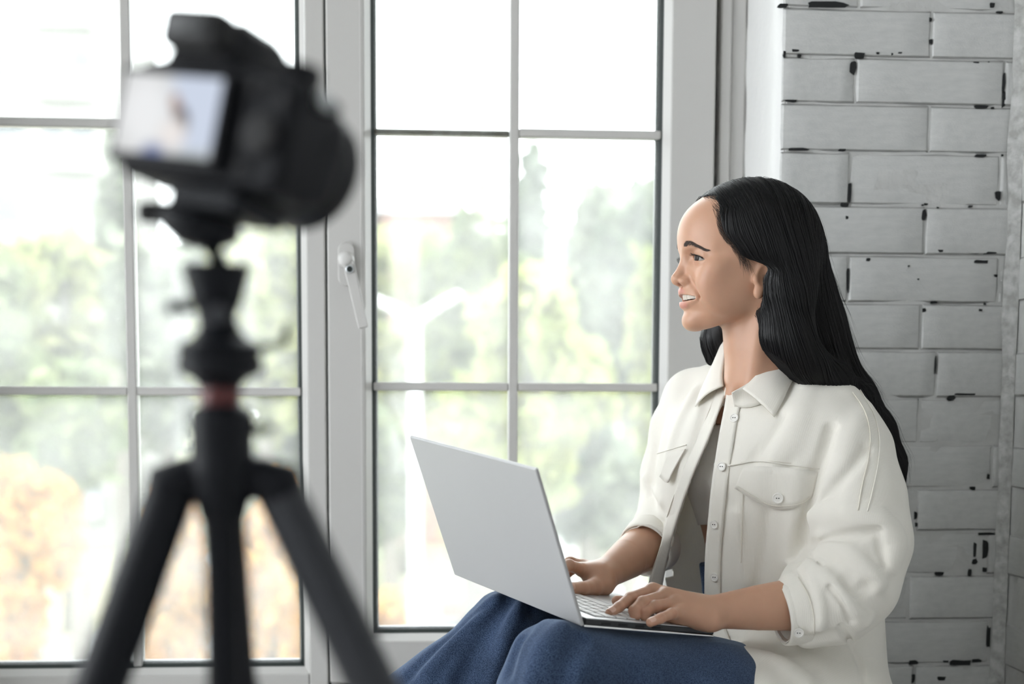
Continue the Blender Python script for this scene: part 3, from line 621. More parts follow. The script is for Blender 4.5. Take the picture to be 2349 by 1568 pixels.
a0 = np.array(DM @ Vector((.005, .02, -.047))); a1 = T_(335, 487); MB().tube([a0, (a0+a1)/2+V(0, 0, -.001), a1+V(.012, 0, .0), a1], [.005, .005, .0065, .004], 12).build('clamp_lever', M_tripod, tri, smooth=True)
MB().tube([a1+V(.018, 0, 0), a1+V(.010, 0, 0), a1+V(-.002, 0, 0), a1+V(-.005, 0, 0)], [.004, .0068, .0068, .004], 14).build('lever_knob', M_rubber, tri, smooth=True)
s0 = T_(505, 600); s1 = np.array(DM @ Vector((.014, .022, -.055)))
MB().tube([s0, s0*.5+s1*.5, s1], [.0048, .0042, .0050], 16).build('ball_stem', M_tripod, tri, smooth=True)
rev('upper_clamp', M_tripod, [(606, 30), (607, 80), (615, 76), (640, 70), (690, 58), (722, 44), (745, 42)], 496)
rev('head_body', M_tripod, [(735, 42), (750, 44), (775, 62), (790, 92), (800, 95), (820, 90), (822, 96), (856, 95), (862, 80), (872, 60), (890, 47)], 503)
MB().tube([T_(440, 702), T_(415, 702), T_(388, 706), T_(382, 706)], [TS(15), TS(13), TS(15), TS(8)], 12).build('tilt_knob', M_tripod, tri, smooth=True)
MB().tube([T_(590, 798), T_(625, 793), T_(652, 790), T_(657, 782), T_(658, 742)], [TS(10), TS(8), TS(9), TS(10), TS(9)], 12).build('pan_lever', M_tripod, tri, smooth=True)
MB().lathe([(0, .006), (.008, .0055)], T_(505, 722)+V(0, -.008, 0), (0, -1, 0), 16).build('friction_screw', M_tripodgrey, tri)
rev('red_ring', M_red, [(888, 45), (890, 47), (926, 48), (928, 46)], 505)
rev('column_collar', M_tripod, [(926, 46), (942, 72), (960, 74), (1050, 72), (1078, 76), (1130, 70), (1190, 52), (1200, 44)], 508)
MB().tube([T_(570, 978), T_(600, 985), T_(622, 980)], [TS(14), TS(12), TS(6)], 12).build('collar_lever', M_tripod, tri, smooth=True)
MB().tube([T_(619, 981), T_(628, 978)], [TS(7), TS(5)], 10).build('lever_tip', M_red, tri, smooth=True)
legs = [((395, 1120), (-.36, -.10), 53, 0), ((508, 1120), (.0, .42), 46, 1), ((638, 1118), (.475, -.10), 52, 2)]
for (px, py), (dx, dy), hw, k in legs:
    top = T_(px, py); zl = top[2]; d = V(dx, dy, -1.0); r = TS(hw*1.12)
    e = top+d*(zl-.012)
    lg = MB().tube([top-unit(d)*.004, top+d*.13*1.0], [r*.96, r], 20).build('leg', M_tripodgrey if k == 2 else M_tripod, tri, smooth=False)  # right leg's top section is lighter grey, its sheen put into the colour
    MB().tube([top+d*.125, top+d*.165], [r*1.13, r*1.13], 20).build('leg_clamp', M_tripod, lg)
    MB().tube([top+d*.16, top+d*.55], [r*.93, r*.93], 20).build('leg_section', M_tripod, lg)
    MB().tube([top+d*.54, top+d*.58], [r*1.0, r*1.0], 20).build('leg_clamp', M_tripod, lg)
    MB().tube([top+d*.57, e], [r*.75, r*.75], 18).build('leg_section', M_tripod, lg)
    MB().tube([e-unit(d)*.03, e], [r*.95, r*.85], 18).build('rubber_foot', M_rubber, lg)
    # hinge block at the shoulder
    c0 = V(T_(508, 1090)[0], YT, T_(508, 1100)[2]); up = V(0, 0, .004)
    MB().tube([c0+(top-c0)*.1, c0+(top-c0)*.7+up, top+up*.5, top+d*.01], [r*.85, r*.9, r*1.08, r*.9], 16).build('hinge', M_tripod, lg, smooth=True)
MB().tube([V(T_(508, 1190)[0], YT, T_(508, 1150)[2]), V(T_(508, 1190)[0], YT, T_(508, 1150)[2]-.12)], TS(38), 20).build('centre_column', M_tripod, tri)
# ------------------------------------------------------------------ distance-field modelling tools (for the soft shapes of the person)
def ell(p, c, r, M=None):
    q = p-np.asarray(c)
    if M is not None: q = q@M
    r = np.asarray(r, float); k0 = np.sqrt(((q/r)**2).sum(-1))+1e-9; k1 = np.sqrt(((q/(r*r))**2).sum(-1))+1e-9
    return k0*(k0-1.0)/k1
def capd(p, a, b, ra, rb):
    a = np.asarray(a, float); ba = np.asarray(b, float)-a; pa = p-a; h = np.clip((pa@ba)/(ba@ba+1e-12), 0, 1)
    return np.sqrt(((pa-h[..., None]*ba)**2).sum(-1))-(ra+(rb-ra)*h)
def chain(p, pts, rad, k=0.0):
    d = None
    for i in range(len(pts)-1):
        e = capd(p, pts[i], pts[i+1], rad[i], rad[i+1]); d = e if d is None else (smin(d, e, k) if k else np.minimum(d, e))
    return d
def smin(a, b, k):
    h = np.clip(.5+.5*(b-a)/k, 0, 1); return b+(a-b)*h-k*h*(1-h)
def smax(a, b, k): return -smin(-a, -b, k)
def spl(xs, ys, n=240):
    """smooth monotone-ish interpolation table"""
    xs = np.asarray(xs, float); ys = np.asarray(ys, float); o = np.argsort(xs); xs, ys = xs[o], ys[o]
    m = np.gradient(ys, xs); gx = np.linspace(xs[0], xs[-1], n); i = np.clip(np.searchsorted(xs, gx)-1, 0, len(xs)-2)
    h = xs[i+1]-xs[i]; t = (gx-xs[i])/h
    gy = (2*t**3-3*t**2+1)*ys[i]+(t**3-2*t**2+t)*h*m[i]+(-2*t**3+3*t**2)*ys[i+1]+(t**3-t**2)*h*m[i+1]
    return lambda x: np.interp(x, gx, gy)
_perm = np.random.default_rng(3).integers(0, 2**31, 4096)
def vnoise(q):
    """smooth value noise in [-1, 1], q (N,3)"""
    i = np.floor(q).astype(np.int64); f = q-i; f = f*f*f*(f*(f*6-15)+10); r = 0
    for dx in (0, 1):
        for dy in (0, 1):
            for dz in (0, 1):
                h = ((i[:, 0]+dx)*73856093 ^ (i[:, 1]+dy)*19349663 ^ (i[:, 2]+dz)*83492791) & 4095
                v = (_perm[h] % 20001)/10000.-1.
                r = r+v*(f[:, 0] if dx else 1-f[:, 0])*(f[:, 1] if dy else 1-f[:, 1])*(f[:, 2] if dz else 1-f[:, 2])
    return r
def grad(fn, p, e=4e-4):
    k = np.array([[1, -1, -1], [-1, -1, 1], [-1, 1, -1], [1, 1, 1]], float); g = 0
    for q in k: g = g+q*fn(p+q*e)[:, None]
    n = np.linalg.norm(g, axis=1, keepdims=True)+1e-12; return g/n
def onto(fn, p, off=0.0, it=4):
    p = np.array(p, float)
    for _ in range(it): p = p-(fn(p)-off)[:, None]*grad(fn, p)
    return p
def march(fn, o, d, n=90, tmax=6.0, step=.8):
    """first hit of rays o+t*d with the field"""
    t = np.zeros(len(o))
    for _ in range(n): t = np.minimum(t+fn(o+d*t[:, None])*step, tmax)
    return o+d*t[:, None]
def seen(fn, pix, near=1.2, lift=0.0):
    """points of a surface seen at pixels of the photograph"""
    pix = np.asarray(pix, float); d = CF+CR*((pix[:, :1]-CXP)/FPX)-CU*((pix[:, 1:2]-CYP-SHP)/FPX); d /= np.linalg.norm(d, axis=1, keepdims=True)
    p = march(fn, CAM+d*near, d)
    return onto(fn, p, lift, 2) if lift else p
def sdf_mesh(fn, lo, hi, h, slack=1.7, proj=2):
    lo = np.asarray(lo, float); hi = np.asarray(hi, float); s = 16
    n = np.ceil((hi-lo)/(h*s)).astype(int); c = np.stack(np.meshgrid(*[np.arange(k) for k in n], indexing='ij'), -1).reshape(-1, 3)
    while True:
        ctr = lo+(c+.5)*h*s; d = fn(ctr); c = c[np.abs(d) < .87*s*h*slack]
        if s == 1: break
        c = (c[:, None, :]*2+np.array([[i, j, k] for i in (0, 1) for j in (0, 1) for k in (0, 1)])[None]).reshape(-1, 3); s //= 2
    B = 1 << 20
    key = lambda a: (a[..., 0]*B+a[..., 1])*B+a[..., 2]
    off = np.array([[i, j, k] for i in (0, 1) for j in (0, 1) for k in (0, 1)])
    cor = c[:, None, :]+off[None]; ck = key(cor); uk, inv = np.unique(ck.ravel(), return_inverse=True)
    uc = np.stack([uk//(B*B), (uk//B) % B, uk % B], -1); val = fn(lo+uc*h)
    v8 = val[inv].reshape(-1, 8); ins = v8 < 0; m = ins.any(1) & (~ins.all(1)); c = c[m]; v8 = v8[m]
    # vertex of each cell: mean of edge crossings
    edges = [(a, b) for a in range(8) for b in range(a+1, 8) if np.abs(off[a]-off[b]).sum() == 1]
    acc = np.zeros((len(c), 3)); cnt = np.zeros(len(c))
    for a, b in edges:
        x = (v8[:, a] < 0) != (v8[:, b] < 0); t = np.where(x, v8[:, a]/(v8[:, a]-v8[:, b]+1e-20), 0)[:, None]
        acc += np.where(x[:, None], off[a]+(off[b]-off[a])*t, 0); cnt += x
    vert = lo+(c+acc/cnt[:, None])*h
    k = key(c); o = np.argsort(k); ks = k[o]
    def find(a):
        q = key(a); i = np.clip(np.searchsorted(ks, q), 0, len(ks)-1); ok = ks[i] == q; return np.where(ok, o[i], -1)
    quads = []
    for ax in range(3):
        e1, e2 = np.eye(3, dtype=int)[(ax+1) % 3], np.eye(3, dtype=int)[(ax+2) % 3]
        # edge from corner 0 along ax of each cell
        b = int({0: 4, 1: 2, 2: 1}[ax]); x = (v8[:, 0] < 0) != (v8[:, b] < 0); cc = c[x]; ids = np.nonzero(x)[0]; neg = v8[x, 0] < 0
        q = np.stack([ids, find(cc-e1), find(cc-e1-e2), find(cc-e2)], 1); ok = (q >= 0).all(1); q = q[ok]; neg = neg[ok]
        q[~neg] = q[~neg][:, ::-1]; quads.append(q)
    quads = np.concatenate(quads)
    for _ in range(proj): vert = vert-np.clip(fn(vert), -h, h)[:, None]*grad(fn, vert, h*.5)
    return vert, quads
def keep(v, q, mask):
    """drop the faces whose vertices are not all kept"""
    q = q[mask[q].all(1)]; u, inv = np.unique(q, return_inverse=True); return v[u], inv.reshape(q.shape)
def polydist(p, poly):
    d = np.full(len(p), 9.)
    for a, b in zip(poly[:-1], poly[1:]): d = np.minimum(d, capd(p, a, b, 0, 0))
    return d
def smooth_line(pts, n=24):
    pts = np.asarray(pts, float)
    if len(pts) < 3: return np.array([pts[0]+(pts[-1]-pts[0])*t for t in np.linspace(0, 1, n)])
    s = np.concatenate([[0], np.cumsum(np.linalg.norm(np.diff(pts, axis=0), axis=1))]); g = np.linspace(0, s[-1], n)
    return np.stack([spl(s, pts[:, k], 400)(g) for k in range(pts.shape[1])], 1)
def strands(name, lines, rad, mat, parent, nside=3):
    """many fine tapering hairs in one mesh"""
    lines = np.asarray(lines, float); N, m, _ = lines.shape
    t = np.gradient(lines, axis=1); t /= np.linalg.norm(t, axis=2, keepdims=True)+1e-12
    a = np.cross(t, np.array([.31, .52, .79])); a /= np.linalg.norm(a, axis=2, keepdims=True)+1e-12; b = np.cross(t, a)
    r = (np.asarray(rad, float).reshape(-1, 1) if not np.isscalar(rad) else np.full((N, 1), rad))*np.interp(np.linspace(0, 1, m), [0, .12, .7, 1], [.5, 1, .9, .12])[None]
    v = np.stack([lines+(a*math.cos(2*math.pi*k/nside)+b*math.sin(2*math.pi*k/nside))*r[..., None] for k in range(nside)], 2).reshape(-1, 3)
    i = (np.arange(N)*m*nside)[:, None, None]+(np.arange(m-1)*nside)[None, :, None]+np.arange(nside)[None, None, :]
    j = (np.arange(N)*m*nside)[:, None, None]+(np.arange(m-1)*nside)[None, :, None]+((np.arange(nside)+1) % nside)[None, None, :]
    q = np.stack([i, j, j+nside, i+nside], -1).reshape(-1, 4)
    return link(name, npmesh(name, v, q), mat, parent)

# ------------------------------------------------------------------ the woman: frame of head and torso
HS = 1.016; HO = P(1708, 645, 2.06)                  # middle of the head between the ears; she faces -X
HY = R_(5.5); HFS = 1.022                             # head turned a little further towards the room
def HW(a):                                             # head coordinates (forward, her left, up) -> world
    a = np.atleast_2d(np.asarray(a, float))*HS*V(HFS, 1, 1); f_, s_ = a[:, 0], a[:, 1]
    return HO+np.stack([-f_*math.cos(HY)+s_*math.sin(HY), -s_*math.cos(HY)-f_*math.sin(HY), a[:, 2]], 1)
def HL(p):
    q = (p-HO)/HS; x, y = -q[:, 0], -q[:, 1]; return np.stack([(x*math.cos(HY)+y*math.sin(HY))/HFS, y*math.cos(HY)-x*math.sin(HY), q[:, 2]], 1)
TA = R_(38); FT = V(-math.cos(TA), -math.sin(TA), 0); LTV = V(math.sin(TA), -math.cos(TA), 0)
_cz = [P(1745, 840, 2.09), P(1765, 1000, 2.10), P(1780, 1150, 2.105), P(1793, 1300, 2.11), P(1800, 1450, 2.11), P(1800, 1640, 2.11)]
_zz = [c[2] for c in _cz]; cxs = spl(_zz, [c[0] for c in _cz]); cys = spl(_zz, [c[1] for c in _cz])
def zpy(py): return P(1790, py, 2.10)[2]
def loft(p, a_, bf_, bb_, n=2.3, a2_=None):
    z = p[:, 2]; x = p[:, 0]-cxs(z); y = p[:, 1]-cys(z); l = x*LTV[0]+y*LTV[1]; g = x*FT[0]+y*FT[1]
    A = a_(z) if a2_ is None else np.where(l < 0, a2_(z), a_(z)); Bq = np.where(g > 0, bf_(z), bb_(z)); rho = np.sqrt(l*l+g*g)+1e-9
    k = ((np.abs(l)/A)**n+(np.abs(g)/Bq)**n)**(1/n)+1e-9
    return rho-rho/k
# --- arms and legs, laid out as joints
SHL, ELL, WRL = P(1925, 965, 2.00), P(1946, 1374, 1.922), P(1612, 1405, 1.880)
SHR, ELR, WRR = P(1578, 915, 2.24), P(1535, 1215, 2.23), P(1380, 1322, 2.055)
# --- head field, in head coordinates
_fm = spl([-.080, -.072, -.066, -.060, -.052, -.044, -.034, -.025, -.016, -.008, 0, .010, .022, .034, .042, .052, .0625, .077, .09, .105, .115, .13],
          [.056, .0720, .0800, .0838, .0850, .0842, .0870, .0890, .0896, .0890, .0880, .0874, .0870, .0874, .0895, .0922, .0935, .0918, .0868, .074, .060, .03])
_wm = spl([-.080, -.072, -.065, -.055, -.045, -.03, -.015, 0, .015, .03, .045, .06, .08, .10, .115, .13], [.020, .028, .036, .044, .0505, .0570, .0620, .0655, .0678, .069, .0700, .0705, .069, .062, .052, .03])
_jaw = spl([-.02, 0, .012, .03, .045, .06, .075, .1], [-.030, -.040, -.047, -.058, -.0645, -.0695, -.0715, -.0715])
EYE = V(.0705, .0325, .0285)
def head_fn(q):
    f, s, u = q[:, 0], q[:, 1], q[:, 2]; S = np.abs(s); m = np.stack([f, S, u], 1)
    d = ell(q, (-.006, 0, .056), (.0965, .0735, .0830))
    A = _wm(u); Bq = np.where(f > 0, _fm(u), .03); rho = np.sqrt(f*f+s*s)+1e-9
    n = 2.15; k = ((S/A)**n+(np.abs(f)/Bq)**n)**(1/n)+1e-9; fc = rho-rho/k
    fc = smax(fc, _jaw(f)-u, .010); fc = smax(fc, u-.118, .02)
    d = smin(d, fc, .016)
    d = smin(d, ell(m, (.062, .041, .000), (.019, .019, .018)), .014)                      # cheek
    d = smin(d, ell(m, (.042, .044, -.016), (.034, .0165, .034)), .016)
    d = smin(d, ell(m, (.054, .050, .016), (.016, .013, .012)), .016)                      # cheekbone
    d = smin(d, ell(m, (.0762, 0, -.0580), (.0118, .0165, .0125)), .010)                   # chin
    d = smin(d, chain(m, [V(.0800, .010, .0420), V(.0750, .030, .0465), V(.060, .048, .0420)], [.008, .0075, .006]), .012)     # brow ridge
    d = smax(d, -ell(m, (.0885, .0285, .0300), (.0115, .0165, .0105)), .010)               # eye socket
    d = smax(d, -chain(m, [V(.0855, .0190, -.002), V(.0805, .0315, -.012), V(.0745, .0365, -.024)], [.0004, .0006, .0002]), .0110)   # smile fold
    # nose
    d = smin(d, chain(q, [V(.0835, 0, .0360), V(.0872, 0, .0240), V(.0930, 0, .0095), V(.0975, 0, .0020)], [.0062, .0064, .0078, .0086]), .0075)
    d = smin(d, ell(m, (.0880, .0124, -.0024), (.0095, .0058, .0062)), .0070)
    d = smin(d, chain(q, [V(.0975, 0, -.0010), V(.0900, 0, -.0065)], [.0050, .0045]), .005)
    d = smax(d, -ell(m, (.0940, .0068, -.0090), (.0052, .0030, .0040)), .0025)
    # mouth
    d = smin(d, ell(q, (.0760, 0, -.0245), (.0150, .0270, .0165)), .010)
    d = smin(d, chain(m, [V(.0905, .000, -.0162), V(.0898, .0045, -.0152), V(.0868, .0135, -.0180), V(.0775, .0310, -.0250)], [.0044, .0046, .0040, .0024]), .0035)
    d = smin(d, chain(m, [V(.0875, 0, -.0348), V(.0855, .009, -.0343), V(.0832, .018, -.0318), V(.0772, .0310, -.0275)], [.0056, .0054, .0044, .0024]), .0035)
    ms = np.stack([f*.15, S, u], 1)
    d = smax(d, -chain(ms, [V(.0131, 0, -.0252), V(.0129, .009, -.0254), V(.0123, .0200, -.0257), V(.0116, .0305, -.0262)], [.0052, .0050, .0040, .0020]), .0010)
    # eyelids with the opening
    e = ell(m, EYE, (.0134, .0162, .0132)); d = smin(d, e, .0045)
    t = (S-EYE[1])/.0160; arc = np.sqrt(np.clip(1-t*t, 0, 1)); sl = -.0030*t
    op = np.maximum(np.maximum(u-(EYE[2]+sl+.0037*arc**1.1+.0002), (EYE[2]+sl-.0034*arc)-u), np.abs(S-EYE[1])-.0162)
    op = np.maximum(op, EYE[0]+.001-f); d = smax(d, -op, .0012)
    d = smax(d, -chain(m, [V(.088, .0200, .0352), V(.0872, .0310, .0370), V(.0775, .0455, .0315)], [.0010, .0012, .0008]), .0035)    # lid crease
    # ears
    er = ell(m, (-.006, .0715, .004), (.0150, .0062, .0265), np.array([[.966, -.259*0, .259], [0, 1, 0], [-.259, 0, .966]]).T)
    er = smax(er, -ell(m, (-.001, .0785, .001), (.0095, .0070, .0140)), .003)
    er = smin(er, ell(m, (.0035, .0700, -.0205), (.0068, .0055, .0085)), .005); er = smin(er, ell(m, (.0085, .0700, -.002), (.0035, .0045, .0060)), .004)
    d = smin(d, er, .005)
    return d
NK = [HW((-.014, 0, -.030))[0], HW((-.027, 0, -.100))[0], HW((-.032, -.004, -.150))[0], HW((-.034, -.006, -.20))[0]]
NOTCH = NK[2]+FT*.048+V(0, 0, -.022)
_ta = spl([zpy(p) for p in (1640, 1500, 1350, 1250, 1150, 1050, 970, 930)], [.130, .130, .120, .122, .135, .145, .145, .13])
_tf = spl([zpy(p) for p in (1640, 1500, 1350, 1250, 1150, 1100, 1050, 970, 930)], [.10, .10, .088, .088, .100, .116, .110, .085, .07])
_tb = spl([zpy(p) for p in (1640, 1500, 1350, 1250, 1150, 1050, 970, 930)], [.09, .09, .080, .082, .095, .10, .095, .08])
def torso_fn(p):
    d = loft(p, _ta, _tf, _tb); d = smax(d, p[:, 2]-zpy(925), .05); d = smax(d, zpy(1600)-p[:, 2], .03)
    c = V(cxs(zpy(930)), cys(zpy(930)), zpy(955))
    d = smin(d, capd(p, SHL, c, .040, .045), .03); d = smin(d, capd(p, SHR, c, .038, .045), .03)
    return d
def arms_fn(p, side):
    S_, E_, W_ = (SHL, ELL, WRL) if side > 0 else (SHR, ELR, WRR)
    d = capd(p, S_, E_, .050 if side > 0 else .040, .036)
    fore = [E_, E_+(W_-E_)*.3, E_+(W_-E_)*.62, W_]
    return smin(d, chain(p, fore, [.037, .038, .031, .0205]), .02)
def neck_fn(p):
    d = chain(p, NK, [.0525, .0490, .0530, .060], .02)
    side = lambda s: capd(p, HW((-.014, s*.052, -.030))[0], NOTCH+LTV*(.012*s), .0120, .0075)
    d = smin(d, side(1), .014); d = smin(d, side(-1), .014)
    d = smax(d, -ell(p, NOTCH+FT*.012+V(0, 0, .004), (.012, .012, .012)), .016)
    cl = lambda s: chain(p, [NOTCH+LTV*.018*s+V(0, 0, -.014)-FT*.006, NOTCH+LTV*.060*s+V(0, 0, -.006)-FT*.018], [.0080, .006])
    d = smin(d, cl(1), .016); d = smin(d, cl(-1), .016)
    return d
def headneck_fn(p):
    d = neck_fn(p); d = smin(d, torso_fn(p), .035)
    q = HL(p); near = (np.abs(q) < np.array([.16, .13, .19])).all(1)
    if near.any(): d[near] = smin(d[near], head_fn(q[near])*HS, .014)
    return d
# --- hands
def DK(px, py, h):
    """point above the laptop deck at height h, seen at a pixel"""
    d = CF+CR*((px-CXP)/FPX)-CU*((py-CYP-SHP)/FPX); o = LP(0, 0, BTH+.0016+h); return CAM+d*(((o-CAM)@ez)/(d@ez))
def HP(l): return [P(*q) for q in l]
LHAND = {'index': (HP([(1497, 1353, 1.900), (1446, 1371, 1.876), (1419, 1392, 1.856), (1399, 1405, 1.842)]), [.0088, .0080, .0071, .0063]),
         'middle': (HP([(1528, 1366, 1.886), (1474, 1381, 1.862), (1455, 1400, 1.850), (1457, 1414, 1.846)]), [.0092, .0084, .0076, .0068]),
         'ring': (HP([(1549, 1384, 1.874), (1502, 1390, 1.856), (1480, 1404, 1.850), (1478, 1416, 1.848)]), [.0086, .0080, .0072, .0064]),
         'pinky': (HP([(1560, 1404, 1.862), (1540, 1407, 1.842), (1514, 1418, 1.826), (1492, 1427, 1.818)]), [.0082, .0073, .0066, .0060])}
LTHUMB = (HP([(1590, 1402, 1.900), (1520, 1392, 1.922), (1455, 1384, 1.915), (1415, 1377, 1.905)]), [.0120, .0105, .0088, .0072])
def lhand_fn(p):
    d = arms_fn(p, 1)
    W_ = WRL; palm = None
    offs = {'index': .010, 'middle': .004, 'ring': -.003, 'pinky': -.009}
    for n_, (j, r) in LHAND.items():
        w_ = W_+(LHAND['index'][0][0]-LHAND['pinky'][0][0])*(offs[n_]/.03); e = capd(p, w_, j[0], .0165, r[0]*1.12); palm = e if palm is None else smin(palm, e, .010)
    palm = smin(palm, ell(p, (W_*.42+(LHAND['middle'][0][0]+LHAND['pinky'][0][0])/2*.58)-ez*.010, (.034, .022, .014)), .012)   # fleshy underside
    d = smin(d, palm, .014)
    fg_ = None
    for n_, (j, r) in LHAND.items(): e = chain(p, j, r, .003); fg_ = e if fg_ is None else smin(fg_, e, .0012)
    d = smin(d, fg_, .0065)
    d = smin(d, chain(p, *LTHUMB, .004), .008)
    return d
RHAND = {'index': (HP([(1335, 1306, 2.055), (1305, 1296, 2.030), (1284, 1310, 2.010), (1272, 1328, 2.000)]), [.0092, .0085, .0075, .0066]),
         'middle': (HP([(1337, 1298, 2.075), (1308, 1290, 2.060), (1285, 1300, 2.050), (1272, 1315, 2.045)]), [.0094, .0086, .0076, .0066]),
         'ring': (HP([(1343, 1300, 2.092), (1318, 1292, 2.090), (1296, 1300, 2.085), (1284, 1312, 2.08)]), [.0088, .0080, .0072, .0064]),
         'pinky': (HP([(1352, 1308, 2.105), (1330, 1300, 2.110), (1314, 1306, 2.11), (1304, 1316, 2.105)]), [.0078, .0070, .0062, .0056])}
RTHUMB = (HP([(1382, 1338, 2.040), (1362, 1346, 2.022), (1334, 1350, 2.000), (1306, 1348, 1.985)]), [.0165, .0128, .0100, .0082])
def rhand_fn(p):
    d = arms_fn(p, -1); W_ = WRR; palm = None
    for n_, (j, r) in RHAND.items():
        w_ = W_+(RHAND['index'][0][0]-RHAND['pinky'][0][0])*{'index': .20, 'middle': .08, 'ring': -.05, 'pinky': -.16}[n_]
        e = capd(p, w_, j[0], .0165, r[0]*1.12); palm = e if palm is None else smin(palm, e, .010)
    palm = smin(palm, ell(p, P(1372, 1344, 2.045), (.020, .020, .014)), .012); d = smin(d, palm, .014)
    for n_, (j, r) in RHAND.items(): d = smin(d, chain(p, j, r, .004), .0045)
    return smin(d, chain(p, *RTHUMB, .004), .008)

# ------------------------------------------------------------------ shirt and jeans fields
_sa = spl([zpy(p) for p in (1660, 1560, 1450, 1350, 1250, 1150, 1050, 980, 930, 890)], [.160, .160, .158, .158, .165, .178, .186, .180, .150, .10])
_sa2 = spl([zpy(p) for p in (1660, 1560, 1450, 1350, 1250, 1150, 1050, 980, 930, 890)], [.190, .195, .200, .204, .200, .195, .186, .176, .150, .10])
_sf = spl([zpy(p) for p in (1660, 1560, 1450, 1350, 1250, 1150, 1050, 980, 930, 890)], [.150, .148, .142, .138, .139, .146, .142, .118, .095, .07])
_sb = spl([zpy(p) for p in (1660, 1560, 1450, 1350, 1250, 1150, 1050, 980, 930, 890)], [.135, .13, .120, .118, .122, .128, .128, .122, .105, .08])
CHL = [P(1790, 1408, 1.902), P(1845, 1398, 1.905)]          # near cuff
CUR = [P(1478, 1262, 2.150), P(1502, 1240, 2.180)]          # far cuff
SLN = ([P(1900, 980, 2.03), P(1938, 1045, 1.985), P(1960, 1140, 1.955), P(1970, 1240, 1.940), P(1950, 1330, 1.925), P(1895, 1375, 1.915), CHL[1], CHL[0]],
       [.056, .064, .068, .070, .066, .060, .049, .0405])
SLF = ([P(1600, 925, 2.21), P(1572, 990, 2.235), P(1552, 1090, 2.25), P(1540, 1180, 2.24), P(1520, 1222, 2.21), CUR[1], CUR[0]],
       [.052, .052, .052, .050, .047, .043, .0405])
def shirt_base(p, sleeves=True):
    d = loft(p, _sa, _sf, _sb, 2.2, _sa2)
    d = smax(d, p[:, 2]-zpy(905), .03)
    c = V(cxs(zpy(900)), cys(zpy(900)), 0); c[2] = zpy(899)
    yk = smin(capd(p, P(1905, 962, 2.015), c-FT*.01, .056, .066), capd(p, P(1590, 912, 2.225), c-FT*.01, .046, .066), .03)
    d = smin(d, yk, .035)
    d = smin(d, capd(p, P(1880, 1642, 2.00), P(1690, 1640, 1.930), .113, .103), .025)          # over the near hip
    if not sleeves: return d
    sn = chain(p, *SLN, .02); sf = chain(p, *SLF, .02)
    d = smin(d, sn, .012); d = smin(d, sf, .014)
    return d
NEAR_EDGE = [(1672, 896), (1664, 940), (1655, 985), (1646, 1040), (1636, 1110), (1628, 1190), (1622, 1260), (1620, 1340), (1622, 1400), (1640, 1462), (1664, 1520), (1672, 1600), (1672, 1668)]
FAR_EDGE = [(1668, 896), (1655, 930), (1640, 970), (1620, 1020), (1598, 1070), (1575, 1130), (1555, 1190), (1540, 1250), (1522, 1305), (1505, 1345)]
FOLDS = [  # pixels along the fold, width, height (+ ridge, - groove), as seen on the cloth
    ([(1906, 985), (1885, 1060), (1862, 1130), (1850, 1200), (1842, 1290)], .011, -.013),
    ([(1866, 1178), (1950, 1178), (2020, 1195), (2058, 1240), (2046, 1285)], .018, .013),
    ([(1852, 1252), (1900, 1238), (1960, 1226), (2012, 1216)], .010, -.013),
    ([(2014, 1222), (2022, 1260), (2030, 1292)], .009, -.006),
    ([(1885, 1243), (1940, 1268), (1985, 1300), (2016, 1335)], .014, .012),
    ([(1990, 1345), (1960, 1352), (1945, 1330)], .012, -.009),
    ([(1850, 1268), (1868, 1290), (1884, 1298)], .006, -.008),
    ([(1845, 1285), (1880, 1310), (1925, 1360), (1960, 1405), (1982, 1425)], .013, .012),
    ([(1905, 1345), (1935, 1385), (1952, 1420)], .008, -.009),
    ([(1850, 1300), (1870, 1340), (1885, 1400), (1880, 1440)], .010, .006),
    ([(1835, 1312), (1862, 1362), (1872, 1420)], .006, -.004),
    ([(1868, 1170), (1905, 1130), (1945, 1085), (1985, 1030)], .012, -.006),
    ([(1990, 930), (1945, 1010), (1905, 1090)], .016, .004),
    ([(1852, 900), (1815, 985), (1770, 1075)], .020, .007), ([(1800, 960), (1765, 1010), (1730, 1050)], .012, -.004),
    ([(1832, 1080), (1818, 1180), (1805, 1320)], .012, .006), ([(1760, 1180), (1752, 1260), (1740, 1340)], .012, -.005), ([(1690, 1180), (1700, 1260), (1715, 1335)], .012, .005),
    ([(1930, 1438), (1962, 1490), (1978, 1540), (1984, 1600)], .007, -.007), ([(1900, 1460), (1850, 1475), (1790, 1490)], .014, -.007), ([(1690, 1490), (1770, 1505), (1850, 1560)], .020, .006),
    ([(1590, 900), (1560, 960), (1535, 1050)], .014, .006), ([(1620, 930), (1600, 1000), (1580, 1050)], .012, -.005),
    ([(1480, 1185), (1500, 1190), (1525, 1200)], .007, -.006), ([(1470, 1210), (1495, 1210), (1520, 1222)], .008, .007), ([(1478, 1100), (1500, 1120), (1520, 1150)], .010, .006), ([(1500, 1030), (1495, 1080), (1490, 1130)], .010, -.004)]
_fold3 = []
for pl_, w_, h_ in FOLDS: _fold3.append((seen(shirt_base, smooth_line(pl_, 8)), w_*(.85 if h_ > 0 else .68), h_*1.3))
def shirt_fn(p):
    d = shirt_base(p); m = np.abs(d) < .06
    if m.any():
        q = p[m]; e = np.zeros(len(q))
        for line, w_, h_ in _fold3:
            near = np.linalg.norm(q-line.mean(0), axis=1) < np.linalg.norm(line-line.mean(0), axis=1).max()+3*w_
            if near.any(): e[near] -= h_*np.exp(-(polydist(q[near], line)/w_)**2)
        z = q[:, 2]; l = q@LTV; g = q@FT
        e += .0042*vnoise(np.stack([l*14, g*14, z*5+l*4], 1))+.0016*vnoise(np.stack([l*34+7, g*34, z*14+l*9], 1))
        d[m] += .015*np.tanh(e/.015)
    return d
KN, KF = P(1284, 1550, 1.815), P(1170, 1466, 2.085)
